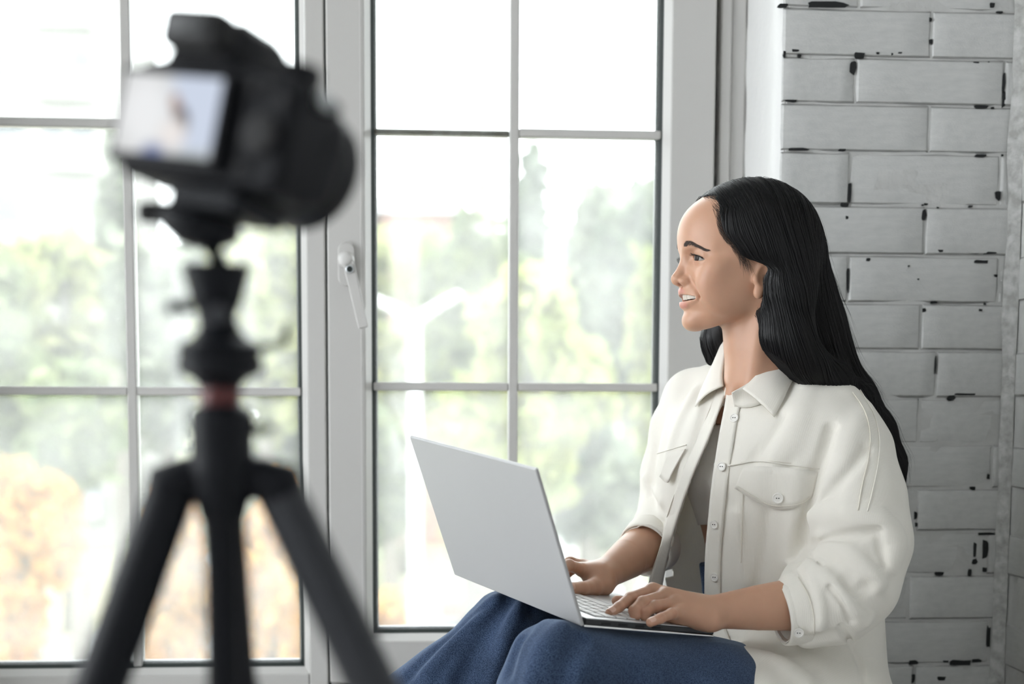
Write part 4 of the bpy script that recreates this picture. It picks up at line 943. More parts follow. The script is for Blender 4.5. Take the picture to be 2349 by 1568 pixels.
JL = ([P(1860, 1640, 2.01), P(1600, 1608, 1.905), KN, P(1150, 1900, 1.80)], [.092, .086, .068, .080])
JF = ([P(1770, 1600, 2.22), P(1500, 1560, 2.16), KF, P(700, 1835, 2.05)], [.100, .085, .066, .070])
_fj = [([(1290, 1440), (1250, 1480), (1215, 1568)], .012, .006), ([(1330, 1470), (1300, 1520), (1290, 1568)], .012, -.006),
       ([(1140, 1375), (1060, 1450), (980, 1540)], .012, .006), ([(1165, 1385), (1110, 1460), (1060, 1560)], .012, -.009), ([(1190, 1390), (1165, 1460), (1130, 1560)], .010, .007),
       ([(1215, 1400), (1200, 1460), (1165, 1540)], .009, -.006), ([(1120, 1390), (1020, 1470), (930, 1560)], .008, -.004)]
def jeans_base(p):
    d = chain(p, *JL, .03); e = chain(p, *JF, .03)
    e = smin(e, capd(p, P(1185, 1530, 2.09), P(880, 1850, 2.02), .066, .085), .03)
    d = smin(d, e, .02)
    z = p[:, 2]; hipz = P(1790, 1600, 2.1)
    b = loft(p, lambda z: .128+z*0, lambda z: .095+z*0, lambda z: .105+z*0); b = smax(b, p[:, 2]-zpy(1385), .012); b = smax(b, zpy(1720)-p[:, 2], .03)
    d = smin(d, b, .03)
    # waist with its gathered edge
    th = np.arctan2((p[:, 0]-cxs(z))*LTV[0]+(p[:, 1]-cys(z))*LTV[1], (p[:, 0]-cxs(z))*FT[0]+(p[:, 1]-cys(z))*FT[1])
    rf = loft(p, lambda z: .130+z*0, lambda z: .0945+z*0, lambda z: .092+z*0)+.004*np.sin(th*34); rf = smax(rf, np.abs(z-zpy(1340))-.026, .006)
    return smin(d, rf, .008)
_fj3 = [(smooth_line(seen(jeans_base, a), 6), b, c*1.7) for a, b, c in _fj]
def jeans_fn(p):
    d = jeans_base(p); m = np.abs(d) < .05
    if m.any():
        q = p[m]; e = np.zeros(len(q))
        for line, w_, h_ in _fj3: e -= h_*np.exp(-(polydist(q, line)/w_)**2)
        e += .003*vnoise(np.stack([q[:, 0]*9-q[:, 2]*8, q[:, 1]*12, q[:, 2]*22+q[:, 0]*12], 1)); d[m] += .012*np.tanh(e/.012)
    # pressed flat under the laptop
    q = p-LH; lx, ly, lz = q@ex, q@ey, q@ez
    inside = np.maximum(np.maximum(lx-.01, -LW-.01-lx), np.maximum(-.012-ly, ly-LD-.06))
    return np.where(inside < 0, smax(d, lz+.0015, .008), d)
# ------------------------------------------------------------------ the woman
def skinmat():
    m, nt, b, out = nodemat('skin'); L = nt.links
    a = nt.nodes.new('ShaderNodeAttribute'); a.attribute_name = 'tint'
    tc = nt.nodes.new('ShaderNodeTexCoord'); n = nt.nodes.new('ShaderNodeTexNoise'); n.inputs['Scale'].default_value = 55; n.inputs['Detail'].default_value = 4
    r = nt.nodes.new('ShaderNodeMapRange'); r.inputs[3].default_value = .93; r.inputs[4].default_value = 1.06
    mx = nt.nodes.new('ShaderNodeMix'); mx.data_type = 'RGBA'; mx.blend_type = 'MULTIPLY'; mx.inputs[0].default_value = 1
    L.new(tc.outputs['Object'], n.inputs['Vector']); L.new(n.outputs['Fac'], r.inputs[0]); L.new(a.outputs['Color'], mx.inputs[6]); L.new(r.outputs[0], mx.inputs[7]); L.new(mx.outputs[2], b.inputs['Base Color'])
    b.inputs['Roughness'].default_value = .42; b.inputs['Specular IOR Level'].default_value = .4
    b.inputs['Subsurface Weight'].default_value = .18; b.inputs['Subsurface Radius'].default_value = (1, .35, .2); b.inputs['Subsurface Scale'].default_value = .006
    n2 = nt.nodes.new('ShaderNodeTexNoise'); n2.inputs['Scale'].default_value = 900; bp = nt.nodes.new('ShaderNodeBump'); bp.inputs['Strength'].default_value = .08; bp.inputs['Distance'].default_value = .0005
    L.new(tc.outputs['Object'], n2.inputs['Vector']); L.new(n2.outputs['Fac'], bp.inputs['Height']); L.new(bp.outputs['Normal'], b.inputs['Normal']); return m
M_skin = skinmat()
SKIN = np.array([.50, .285, .190])
def hairmat(name, col, rough):
    m = principled(name, col, rough, spec=.32); return m
M_hair = hairmat('black_hair', (0.0075, 0.007, 0.008), .30)
M_hairbase = hairmat('black_hair_mass', (0.0055, 0.0052, 0.006), .5)
M_brow = hairmat('dark_brown_brow', (0.045, 0.031, 0.025), .6)
M_eye = principled('eye_white', (0.40, 0.375, 0.35), .25); M_iris = principled('brown_iris', (0.018, 0.010, 0.007), .35, spec=.2); M_tooth = principled('tooth_enamel', (0.60, 0.55, 0.47), .3)
M_nail = principled('pink_nail', (0.66, 0.42, 0.33), .22)
def shirtmat(name, col):
    m, nt, b, out = nodemat(name); L = nt.links
    tc = nt.nodes.new('ShaderNodeTexCoord'); mp = nt.nodes.new('ShaderNodeMapping'); mp.inputs['Rotation'].default_value = (0, 0, -TA)
    wv = nt.nodes.new('ShaderNodeTexWave'); wv.wave_type = 'BANDS'; wv.bands_direction = 'Y'; wv.inputs['Scale'].default_value = 150; wv.inputs['Distortion'].default_value = .6
    L.new(tc.outputs['Object'], mp.inputs[0]); L.new(mp.outputs[0], wv.inputs[0])
    bp = nt.nodes.new('ShaderNodeBump'); bp.inputs['Strength'].default_value = .14; bp.inputs['Distance'].default_value = .0006; L.new(wv.outputs['Fac'], bp.inputs['Height']); L.new(bp.outputs[0], b.inputs['Normal'])
    b.inputs['Base Color'].default_value = (*col, 1); b.inputs['Roughness'].default_value = .85; b.inputs['Specular IOR Level'].default_value = .2; b.inputs['Sheen Weight'].default_value = .15
    t = nt.nodes.new('ShaderNodeBsdfTranslucent'); t.inputs[0].default_value = (*[c*.95 for c in col], 1)
    mx = nt.nodes.new('ShaderNodeMixShader'); mx.inputs[0].default_value = .16; L.new(b.outputs[0], mx.inputs[1]); L.new(t.outputs[0], mx.inputs[2]); L.new(mx.outputs[0], out.inputs[0]); return m
M_shirt = shirtmat('cream_corduroy_cotton', (0.86, 0.83, 0.765)); M_tank = shirtmat('white_ribbed_knit', (0.86, 0.83, 0.78))
M_button = principled('white_button', (0.78, 0.76, 0.72), .25); M_thread = principled('cream_thread', (0.74, 0.70, 0.62), .9)
def denim():
    m, nt, b, out = nodemat('blue_denim'); L = nt.links; tc = nt.nodes.new('ShaderNodeTexCoord')
    n = nt.nodes.new('ShaderNodeTexNoise'); n.inputs['Scale'].default_value = 900; n.inputs['Detail'].default_value = 3
    n2 = nt.nodes.new('ShaderNodeTexNoise'); n2.inputs['Scale'].default_value = 16; n2.inputs['Detail'].default_value = 4
    r = nt.nodes.new('ShaderNodeValToRGB'); r.color_ramp.elements[0].position = .38; r.color_ramp.elements[0].color = (.010, .020, .046, 1); r.color_ramp.elements[1].position = .66; r.color_ramp.elements[1].color = (.062, .094, .165, 1)
    mx = nt.nodes.new('ShaderNodeMix'); mx.data_type = 'RGBA'; mx.blend_type = 'MULTIPLY'; mx.inputs[0].default_value = .5
    for q in (n, n2): L.new(tc.outputs['Object'], q.inputs['Vector'])
    L.new(n.outputs['Fac'], r.inputs[0]); L.new(r.outputs[0], mx.inputs[6])
    r2 = nt.nodes.new('ShaderNodeMapRange'); r2.inputs[1].default_value = .3; r2.inputs[2].default_value = .7; r2.inputs[3].default_value = .7; r2.inputs[4].default_value = 1.5; L.new(n2.outputs['Fac'], r2.inputs[0]); L.new(r2.outputs[0], mx.inputs[7])
    L.new(mx.outputs[2], b.inputs['Base Color']); b.inputs['Roughness'].default_value = .9; b.inputs['Specular IOR Level'].default_value = .15; b.inputs['Sheen Weight'].default_value = .35; b.inputs['Sheen Roughness'].default_value = .5; b.inputs['Sheen Tint'].default_value = (.55, .68, .9, 1)
    bp = nt.nodes.new('ShaderNodeBump'); bp.inputs['Strength'].default_value = .3; bp.inputs['Distance'].default_value = .0008; L.new(n.outputs['Fac'], bp.inputs['Height']); L.new(bp.outputs[0], b.inputs['Normal']); return m
M_denim = denim()

WOMAN = empty('person', (cxs(.6)+0, cys(.6)+0, ZSILL)); tag(WOMAN, 'woman in cream shirt and jeans sitting at the window, typing and looking out', 'person')
# --- body: head, neck, torso, arms and hands in one mesh object
hb = HW(((.13, .11, .17), (-.13, -.11, -.20))); lo = hb.min(0); hi = hb.max(0)
lo[2] = NOTCH[2]-.035
v1, q1 = sdf_mesh(headneck_fn, lo, hi, .0013)
inner = lambda v: (v[:, 2] > lo[2]+.004)
def margin(v, lo, hi, e): return ((v > lo+e) & (v < hi-e)).all(1)
v1, q1 = keep(v1, q1, margin(v1, lo, hi, .003))
tb = np.array([SHL, SHR, ELL, ELR, P(1800, 1600, 2.2), P(1750, 1600, 1.95)]); tl, th_ = tb.min(0)-.16, tb.max(0)+.16; th_[2] = lo[2]+.012
def torso_arm(p): return smin(torso_fn(p), arms_fn(p, 1), .03)
v2, q2 = sdf_mesh(torso_arm, tl, th_, .005)
_cw = lambda v, E_, W_, t: ((v-E_)@(W_-E_))/((W_-E_)@(W_-E_)) < t
v2, q2 = keep(v2, q2, margin(v2, tl, th_, .006) & _cw(v2, ELL, WRL, .42)*1 .__gt__(0) & _cw(v2, ELR, WRR, .42)) if False else keep(v2, q2, margin(v2, tl, th_, .006) & (_cw(v2, ELL, WRL, .42) | (v2[:, 1] > 2.02)) & (_cw(v2, ELR, WRR, .35) | (v2[:, 1] < 2.05)))
hl = np.array([WRL, ELL]+[x for j, r in LHAND.values() for x in j]+LTHUMB[0]); a_, b_ = hl.min(0)-.05, hl.max(0)+.05
v3, q3 = sdf_mesh(lhand_fn, a_, b_, .00115); v3, q3 = keep(v3, q3, ~_cw(v3, ELL, WRL, .34) & margin(v3, a_, b_, .002))
hr = np.array([WRR, ELR]+[x for j, r in RHAND.values() for x in j]+RTHUMB[0]); a_, b_ = hr.min(0)-.05, hr.max(0)+.05
v4, q4 = sdf_mesh(rhand_fn, a_, b_, .0013); v4, q4 = keep(v4, q4, ~_cw(v4, ELR, WRR, .25) & margin(v4, a_, b_, .002))
vs_ = [v1, v2, v3, v4]; qs_ = []; n0 = 0
for v_, q_ in ((v1, q1), (v2, q2), (v3, q3), (v4, q4)): qs_.append(q_+n0); n0 += len(v_)
bv, bq = np.concatenate(vs_), np.concatenate(qs_)
tint = np.tile(SKIN, (len(bv), 1))
hq = HL(v1); hm = np.stack([hq[:, 0], np.abs(hq[:, 1]), hq[:, 2]], 1)
def blend(idx, fac, col): tint[idx] = tint[idx]*(1-fac[:, None])+np.asarray(col)*fac[:, None]
I1 = np.arange(len(v1))
lipU = chain(hm, [V(.0925, .000, -.0165), V(.0915, .0045, -.0155), V(.087, .0135, -.0182), V(.0775, .0305, -.0250)], [.0040, .0042, .0036, .0018])
lipL = chain(hm, [V(.0890, 0, -.0348), V(.0870, .009, -.0342), V(.083, .018, -.0318), V(.0772, .0305, -.0275)], [.0052, .0050, .0040, .0018])
blend(I1, np.clip(.95-np.minimum(lipU, lipL)/.0016, 0, 1)*.72, (.50, .20, .17))
mouthd = chain(np.stack([hq[:, 0]*.15, hm[:, 1], hq[:, 2]], 1), [V(.0125, 0, -.0252), V(.0123, .009, -.0254), V(.0117, .0200, -.0257), V(.0110, .0305, -.0262)], [.0055, .0053, .0042, .0018])
blend(I1, np.clip(-mouthd/.0006+.6, 0, 1)*(hq[:, 0] < .0868-12*hm[:, 1]**2), (.08, .02, .018))
blend(I1, .20*np.exp(-(np.linalg.norm(hm-V(.066, .045, -.002), axis=1)/.020)**2), (.58, .28, .20))
blend(I1, .5*np.exp(-(np.linalg.norm(hm-V(.0945, .0068, -.0065), axis=1)/.0035)**2), (.18, .07, .05))
blend(I1, .45*np.exp(-(np.linalg.norm(hm-V(.078, .035, .042), axis=1)/.010)**2), (.46, .26, .18))
n3 = len(v1)+len(v2)
for j, r in list(LHAND.values())+[LTHUMB]:      # redder knuckles and tips
    for k, c in enumerate(j[1:]): blend(np.arange(n3, n3+len(v3)), .22*np.exp(-(np.linalg.norm(v3-c, axis=1)/.009)**2), (.62, .30, .22))
me = npmesh('body', bv, bq)
at = me.color_attributes.new('tint', 'FLOAT_COLOR', 'POINT'); at.data.foreach_set('color', np.concatenate([tint, np.ones((len(tint), 1))], 1).astype(np.float32).ravel())
BODY = link('body', me, M_skin, WOMAN)
# --- eyes, brows, lashes, teeth
def sphere(c, r, n=24):
    b = MB(); c = np.asarray(c, float); v = []; f = []
    for i in range(n//2+1):
        a = math.pi*i/(n//2)
        for k in range(n): t = 2*math.pi*k/n; v.append(c+r*V(math.cos(a), math.sin(a)*math.cos(t), math.sin(a)*math.sin(t)))
    for i in range(n//2):
        for k in range(n): k2 = (k+1) % n; f.append((i*n+k, i*n+k2, (i+1)*n+k2, (i+1)*n+k))
    return b.add(v, f)
for s in (1, -1):
    c = HW(V(EYE[0], EYE[1]*s, EYE[2]))[0]; eo = sphere(c, .0122*HS).build('eye', M_eye, BODY, smooth=True)
    g = unit(V(-.90, -.42, .0)); b = MB(); rr = .0123*HS
    b._lathe([(rr*math.cos(a)+.0004*math.cos(a*2.2), rr*math.sin(a)) for a in np.linspace(.48, 0.02, 9)], c, g, 28); b.build('iris', M_iris, eo, smooth=True)
    # lash line and lashes along the upper lid
    t = np.linspace(-.96, 1.0, 26); up = np.stack([np.full(26, .09), EYE[1]+t*.0160, EYE[2]-.0030*t+.0037*np.sqrt(np.clip(1-t*t, 0, 1))**1.1+.0006], 1)
    def skin_at(q):
        q = np.array(q); q[:, 0] = .125
        t_ = np.zeros(len(q))
        for _ in range(70): t_ += head_fn(q-np.stack([t_, 0*t_, 0*t_], 1))*.7
        return q-np.stack([t_, 0*t_, 0*t_], 1)
    ul = skin_at(up+V(0, 0, .0003)); ul[:, 0] += .0004
    lash = []
    for k in range(26):
        for j in range(2):
            x = ul[k]+rng.normal(0, .0002, 3); w0 = t[k]; L_ = .0055+.003*max(w0, 0)
            e = x+V(.0052, .0045*w0+.001, .0026)*L_/.0065; m1 = x+V(.0032, .0022*w0, -.0004)*L_/.0065
            lash.append(np.array([x, m1*.6+x*.4, m1*.7+e*.3, e]))
    lash = np.array(lash); lash[..., 1] *= s; strands('eyelashes', HW(lash.reshape(-1, 3)).reshape(lash.shape), .00012, M_hair, eo)
    u2 = ul.copy(); u2[:, 1] *= s; MB().tube(HW(u2), [.0004]+[.0009]*23+[.0010, .0004], 6).build('lid_line', M_hair, eo, smooth=True)
    # brow
    bl_ = []
    bu = spl([0, .2, .45, .7, 1.0], [.0468, .0490, .0494, .0448, .0372])
    for k in range(520):
        w0 = rng.random(); th0 = (1-.68*w0**2.0)*.0039*min(1, w0*4+.5)
        base_ = V(.1, .0160+.0345*w0, float(bu(w0))); r0 = rng.normal(0, .5); base_[2] += max(-1.2, min(1.2, r0))*th0
        e = base_+V(0, .0046, (float(bu(min(1, w0+.12)))-float(bu(w0)))*1.0+.0010*(1-w0)*(1 if r0 < 0 else -.3))*(.7+.5*rng.random()); bl_.append([base_, (base_+e)/2, e])
    bl_ = np.array(bl_); sk = skin_at(bl_.reshape(-1, 3)); sk[:, 0] += .0005; sk = sk.reshape(bl_.shape); sk[..., 1] *= s
    strands('eyebrow', HW(sk.reshape(-1, 3)).reshape(sk.shape), .00019, M_brow, BODY)
tm = MB()
for s in (1, -1):
    x = 0.0
    for w_, h_ in ((.0080, .0112), (.0064, .0106), (.0066, .0104), (.0060, .0098)):
        t0, t1 = x, x+w_; x = t1
        for row, (za, zb) in enumerate(((-.0165, -.0165-h_),)):
            pts = []
            for zz_, inset in ((za, 0), (za*.5+zb*.5, -.0006), (zb, .0006)):
                for tt in (t0+.0002, (t0+t1)/2, t1-.0002):
                    ff = .0878-17*tt**2-(.0022 if row else 0)-inset-(0 if tt == (t0+t1)/2 else .0013); pts.append(HW(V(ff, s*tt, zz_))[0])
            back = [p+V(.004, 0, 0) for p in pts]
            tm.add(pts+back, [(0, 1, 4, 3), (1, 2, 5, 4), (3, 4, 7, 6), (4, 5, 8, 7), (6, 7, 16, 15), (7, 8, 17, 16), (0, 9, 10, 1), (1, 10, 11, 2), (0, 3, 12, 9), (3, 6, 15, 12), (2, 11, 14, 5), (5, 14, 17, 8)])
tm.build('teeth', M_tooth, BODY, smooth=False)
# nails
def nail(j, up, w_=.0048, L_=.0095, r=.006):
    d = unit(j[-1]-j[-2]); up = unit(up-d*(up@d)); sd = np.cross(d, up); c = j[-1]-d*.0015; v = []; f = []
    for i in range(5):
        for k in range(7):
            a = (k-3)/3*1.0; ll = (i/4-.55)*L_; w2 = w_*(1-.10*(i == 4)-.25*(i == 0)*abs(k-3)/3)
            v.append(c+d*(ll+(.0010*(1-(a**2)) if i == 4 else 0))+sd*math.sin(a)*w2*1.15+up*(r*1.04-(1-math.cos(a))*w2*.9-max(0, i-3)*.0004))
    for i in range(4):
        for k in range(6): f.append((i*7+k, i*7+k+1, i*7+8+k, i*7+7+k))
    MB().add(v, f).build('fingernail', M_nail, BODY, smooth=True)
VIEW = -CF
nail(LHAND['index'][0], ez*.8+V(0, -.75, .2), .0052, r=.0070); nail(LHAND['pinky'][0], ez*.75+V(0, -.7, .2), .0046, .0085, r=.0066); nail(RTHUMB[0], V(0, -.8, .5), .006, .011, r=.0082)

# ------------------------------------------------------------------ hair
HCH = ([P(1815, 600, 2.10), P(1826, 690, 2.10), P(1846, 775, 2.11), P(1886, 850, 2.12), P(1950, 915, 2.135), P(2006, 990, 2.14), P(2044, 1060, 2.14), P(2066, 1112, 2.14)],
       [.050, .053, .058, .046, .034, .026, .017, .006])
HNE = ([P(1798, 600, 2.015), P(1801, 680, 2.005), P(1806, 765, 2.000), P(1822, 808, 1.995), P(1856, 836, 1.995), P(1912, 868, 2.01), P(1968, 908, 2.05), P(2010, 965, 2.10)], [.034, .033, .034, .029, .023, .021, .019, .015])
HFA = ([P(1720, 640, 2.150), P(1676, 730, 2.160), P(1648, 780, 2.165), P(1636, 822, 2.165)], [.030, .028, .024, .010])
def hair_fn(p):
    q = HL(p); d = ell(q, (-.008, 0, .057), (.1000, .0830, .0890))*HS
    m = np.stack([q[:, 0], np.abs(q[:, 1]), q[:, 2]], 1)
    d = smin(d, ell(m, (-.030, .058, .005), (.050, .026, .060))*HS, .03)
    d = smin(d, chain(p, *HCH, .03), .035); d = smin(d, chain(p, *HFA, .02), .02)
    d = smin(d, chain(p, *HNE, .02), .025)
    part = np.exp(-(q[:, 1]/.006)**2)*np.clip((q[:, 2]-.08)/.04, 0, 1)*np.clip((q[:, 0]+.04)/.05, 0, 1); d = d+part*.004
    return d
_hl = spl([-.18, -.125, -.087, -.0356, -.019, -.003, .020, .0254, .0425, .0597, .0863, .110, .1165, .121, .14], [-.085, -.036, -.002, .000, -.001, .000, .005, .020, .036, .049, .054, .056, .062, .12, .14])
def hair_keep(v, e=0.0):
    q = HL(v); far = q[:, 1] < -.01
    k = (q[:, 0] < _hl(q[:, 2])+e) | (q[:, 2] < -.15) | (far & (q[:, 2] < -.055) & (q[:, 0] < .07))
    return k
ha = np.array([HW((.11, .1, .17))[0], HW((-.13, -.1, -.1))[0], P(2090, 1130, 2.2), P(1700, 1130, 2.0)]); hlo, hhi = ha.min(0)-.02, ha.max(0)+.02
hv, hqd = sdf_mesh(hair_fn, hlo, hhi, .0032)
hk = hair_keep(hv, .0045); hql = HL(hv); lim = _hl(hql[:, 2]); over_ = hk & (hql[:, 0] > lim) & (hql[:, 2] >= -.15) & ~((hql[:, 1] < -.01) & (hql[:, 2] < -.055)); hql[over_, 0] = lim[over_]; hv = np.where(over_[:, None], HW(hql), hv)
hv, hqd = keep(hv, hqd, hk)
HAIR = link('hair', npmesh('hair', hv, hqd), M_hairbase, WOMAN); md_ = HAIR.modifiers.new('solid', 'SOLIDIFY'); md_.thickness = .004; md_.offset = -1
# combed strands that follow the surface from the parting down to the tips
CH = np.array(HCH[0]); CT = np.gradient(CH, axis=0); CT /= np.linalg.norm(CT, axis=1, keepdims=True)
def flow(p):
    q = HL(p); d = np.zeros_like(p)
    sgn = np.where(q[:, 1] >= 0, 1., -1.)
    top = np.clip((q[:, 2]-.02)/.10, 0, 1)
    d[:, 0] = .36-.05*top; d[:, 1] = -sgn*.9*top; d[:, 2] = -1.15+.35*top
    dd = np.linalg.norm(p[:, None, :]-CH[None], axis=2); w_ = np.exp(-(dd/.05)**2)+1e-9; ct = (w_[..., None]*CT[None]).sum(1)/w_.sum(1, keepdims=True)
    lo_ = np.clip((-.01-q[:, 2])/.07, 0, 1)[:, None]; side = (p[:, 1] < 2.2)[:, None]
    d = d*(1-lo_*side)+ct*lo_*side
    hl = _hl(q[:, 2]); sl = (_hl(q[:, 2]+.004)-_hl(q[:, 2]-.004))/.008; w2 = (np.exp(-((hl-q[:, 0])/.022)**2)*(q[:, 2] > -.02)*(q[:, 2] < .10))[:, None]
    t2 = np.stack([sl*1.0, 0*sl, -np.ones_like(sl)], 1); t2 /= np.linalg.norm(t2, axis=1, keepdims=True); d = d*(1-w2)+t2*w2*1.2
    return d/(np.linalg.norm(d, axis=1, keepdims=True)+1e-9)
def comb(p0, n=16, step=.012, off=None, jitter=0.0, slackf=.0012):
    p = p0.copy(); off = rng.uniform(0, .0018, len(p)) if off is None else off; out = [p]
    wob = rng.normal(0, jitter, p.shape)
    for i in range(n-1):
        g = grad(hair_fn, p, 1e-3); d = flow(p)+wob; d = d-g*(d*g).sum(1, keepdims=True); d /= np.linalg.norm(d, axis=1, keepdims=True)+1e-9
        p = p+d*step; g = grad(hair_fn, p, 1e-3); p = p-np.clip(hair_fn(p)-off, -.01, .01)[:, None]*g
        q = HL(p); h_ = _hl(q[:, 2]); bad = (q[:, 0] > h_+slackf) & (q[:, 2] > -.14) & (q[:, 2] < .112) & ~((q[:, 1] < -.01) & (q[:, 2] < -.05))
        if bad.any(): q[bad, 0] = h_[bad]+slackf; p = np.where(bad[:, None], HW(q), p)
        out.append(p)
    return np.stack(out, 1)
vis = (hv[:, 1] < 2.12) | (hv[:, 0] < HO[0]); pool = hv[vis]; pick = pool[rng.choice(len(pool), 5200)]
ln = comb(pick, 14, .011); strands('hair_strands', ln, rng.uniform(.00028, .00052, len(ln)), M_hair, HAIR)
# roots along the hairline, sweeping back
qh = HL(hv); edge = np.abs(qh[:, 0]-_hl(qh[:, 2])) < .007; ep = hv[edge & (qh[:, 1] > -.05) & (qh[:, 2] > -.12)]
pk = ep[rng.choice(len(ep), 1100)]+rng.normal(0, .0012, (1100, 3)); ln = comb(pk, 14, .009, rng.uniform(-.001, .0012, 1100)); strands('hairline_strands', ln, rng.uniform(.00018, .00035, 1100), M_hair, HAIR)
# fine baby hairs lying on the skin along the hairline and in front of the ear
def side_hit(fn, f_, u_, n=60):
    s_ = np.full(len(f_), .13)
    for _ in range(n): s_ = s_-fn(np.stack([f_, s_, u_], 1))*.75
    return np.stack([f_, s_, u_], 1)
hair_l = lambda q: hair_fn(HW(q))/HS
nb = 445; u0 = np.concatenate([rng.uniform(.035, .112, 400), rng.uniform(.024, .034, 45)]); f0 = _hl(u0)+rng.uniform(-.002, .010, nb)*np.where(u0 > .09, 1.0, .8)*np.where(np.arange(nb) < 400, 1, .35)
r0_ = side_hit(head_fn, f0, u0); slp = (_hl(u0+.004)-_hl(u0-.004))/.008; Lb = rng.uniform(.014, .030, nb)
dirf = -np.clip(slp, -.2, 1.6)*.8-rng.uniform(.15, .7, nb); dirf[400:] = rng.uniform(-.5, .0, 45); nrm_ = np.sqrt(dirf**2+1)
e0_ = side_hit(lambda q: np.minimum(head_fn(q), hair_l(q)) if True else 0, f0+dirf/nrm_*Lb, u0-Lb/nrm_); mid_ = side_hit(head_fn, f0+dirf/nrm_*Lb*.5+rng.normal(0, .0008, nb), u0-Lb/nrm_*.5)
T5 = np.linspace(0, 1, 7)[None, :, None]; bz = r0_[:, None]*(1-T5)**2+2*mid_[:, None]*T5*(1-T5)+e0_[:, None]*T5**2; bz[..., 1] += .0006+.0007*T5[..., 0]
strands('baby_hairs', HW(bz.reshape(-1, 3)).reshape(bz.shape), rng.uniform(.00010, .00020, nb), M_brow, HAIR)
# loose flyaway hairs
tp = hv[((qh[:, 2] > .05) & (qh[:, 0] < .03)) | (hv[:, 0] > P(1880, 700, 2.1)[0])]; pk = tp[rng.choice(len(tp), 420)]
ln = comb(pk, 12, .012, None, .25); nn_ = grad(hair_fn, pk, 1e-3); amt = (np.linspace(0, 1, 12)**1.4)[None, :, None]*rng.uniform(.002, .014, (420, 1, 1)); ln = ln+nn_[:, None, :]*amt
strands('flyaway_hairs', ln, .00012, M_hair, HAIR)

# ------------------------------------------------------------------ shirt
sa_ = np.array([ELL, SHL, SHR, ELR, P(1480, 1280, 2.1), P(2100, 1300, 2.0), P(1800, 1680, 2.28), P(1700, 1680, 1.8)]); slo, shi = sa_.min(0)-.11, sa_.max(0)+.11; shi[2] = zpy(830)
sv, sq = sdf_mesh(shirt_fn, slo, shi, .0029, 3.2)
ne3 = seen(shirt_fn, NEAR_EDGE); fe3 = seen(shirt_fn, FAR_EDGE)
def lz_of(pts):
    z = pts[:, 2]; x = pts[:, 0]-cxs(z); y = pts[:, 1]-cys(z); return x*LTV[0]+y*LTV[1], x*FT[0]+y*FT[1], z
nl, ng, nz_ = lz_of(ne3); fl_, fg, fz_ = lz_of(fe3)
o_ = np.argsort(nz_); nearl = lambda z: np.interp(z, nz_[o_], nl[o_]); o2 = np.argsort(fz_); farl = lambda z: np.interp(z, fz_[o2], fl_[o2])
l_, g_, z_ = lz_of(sv)
hs_ = .0030; zlow = zpy(1395)
nlz = nearl(z_); flz = np.where(z_ < zlow, -.30, farl(z_)); front = (g_ > .02) & (z_ < ne3[0][2]+.03)
mid = (nlz+flz)/2; front &= (z_ > .80)
cut = front & (l_ < nlz-hs_) & (l_ > flz+hs_)
slit = front & (l_ < nlz) & (l_ > flz)                       # rim vertices: slide them onto the edge lines
dl = np.where(slit & ~cut, np.where(l_ > mid, nlz-l_, flz-l_), 0.0); sv = sv+dl[:, None]*LTV
nb_ = sv-NK[2]-V(0, 0, .034)+FT*.012; nr = np.linalg.norm(nb_, axis=1); neck = nr < .060-hs_
rimn = (nr < .060) & ~neck; sv[rimn] += (nb_*(.060/np.maximum(nr, 1e-6)-1)[:, None])[rimn]
low_ = [q for q in NEAR_EDGE if q[1] >= 1340]; xe_z = np.array([P(a, b, 1.90)[2] for a, b in low_])[::-1]; xe_x = np.array([P(a, b, 1.90)[0] for a, b in low_])[::-1]
xe = np.interp(sv[:, 2], xe_z, xe_x); lowz = (z_ <= .80); cut |= lowz & (sv[:, 0] < xe-hs_); sl_ = lowz & (sv[:, 0] < xe) & (sv[:, 0] >= xe-hs_); sv[sl_, 0] = xe[sl_]
def capcut(v, cuff):
    d_ = unit(cuff[0]-cuff[1]); t_ = (v-cuff[0])@d_; nearc = (np.linalg.norm(v-cuff[0], axis=1) < .09) & (chain(v, *(SLN if cuff is CHL else SLF), .02) < shirt_base(v, False))
    sl = nearc & (t_ > 0) & (t_ < hs_); v[sl] -= t_[sl][:, None]*d_; return nearc & (t_ >= hs_)
ck = ~(cut | neck | capcut(sv, CHL) | capcut(sv, CUR) | (z_ < zpy(1668)))
sv2, sq2 = keep(sv, sq, ck)
SHIRT = link('shirt', npmesh('shirt', sv2, sq2), M_shirt, WOMAN); SHIRT['label'] = 'cream button shirt worn open'
md_ = SHIRT.modifiers.new('solid', 'SOLIDIFY'); md_.thickness = .0016; md_.offset = -1
def ribbon(name, A, B, mat, parent, th=.0018, nrm=None, na=40, nb=6, bulge=0.0):
    """a strip of cloth between two curves A and B (world points), with thickness"""
    A = smooth_line(A, na); B = smooth_line(B, na); v = []
    for j in range(nb):
        t = j/(nb-1); row = A*(1-t)+B*t
        v.append(row)
    v = np.array(v); du = np.gradient(v, axis=1); dv = np.gradient(v, axis=0); n = np.cross(du, dv); n /= np.linalg.norm(n, axis=2, keepdims=True)+1e-12
    if (n.reshape(-1, 3).mean(0)@VIEW) < 0: n = -n
    if bulge: v = v+n*(np.sin(np.linspace(0, math.pi, nb))*bulge)[:, None, None]
    vv = v.reshape(-1, 3); i = (np.arange(nb-1)[:, None]*na+np.arange(na-1)[None]).ravel(); q = np.stack([i, i+1, i+na+1, i+na], 1)
    o = link(name, npmesh(name, vv, q), mat, parent); md_ = o.modifiers.new('solid', 'SOLIDIFY'); md_.thickness = th; md_.offset = 0; return o
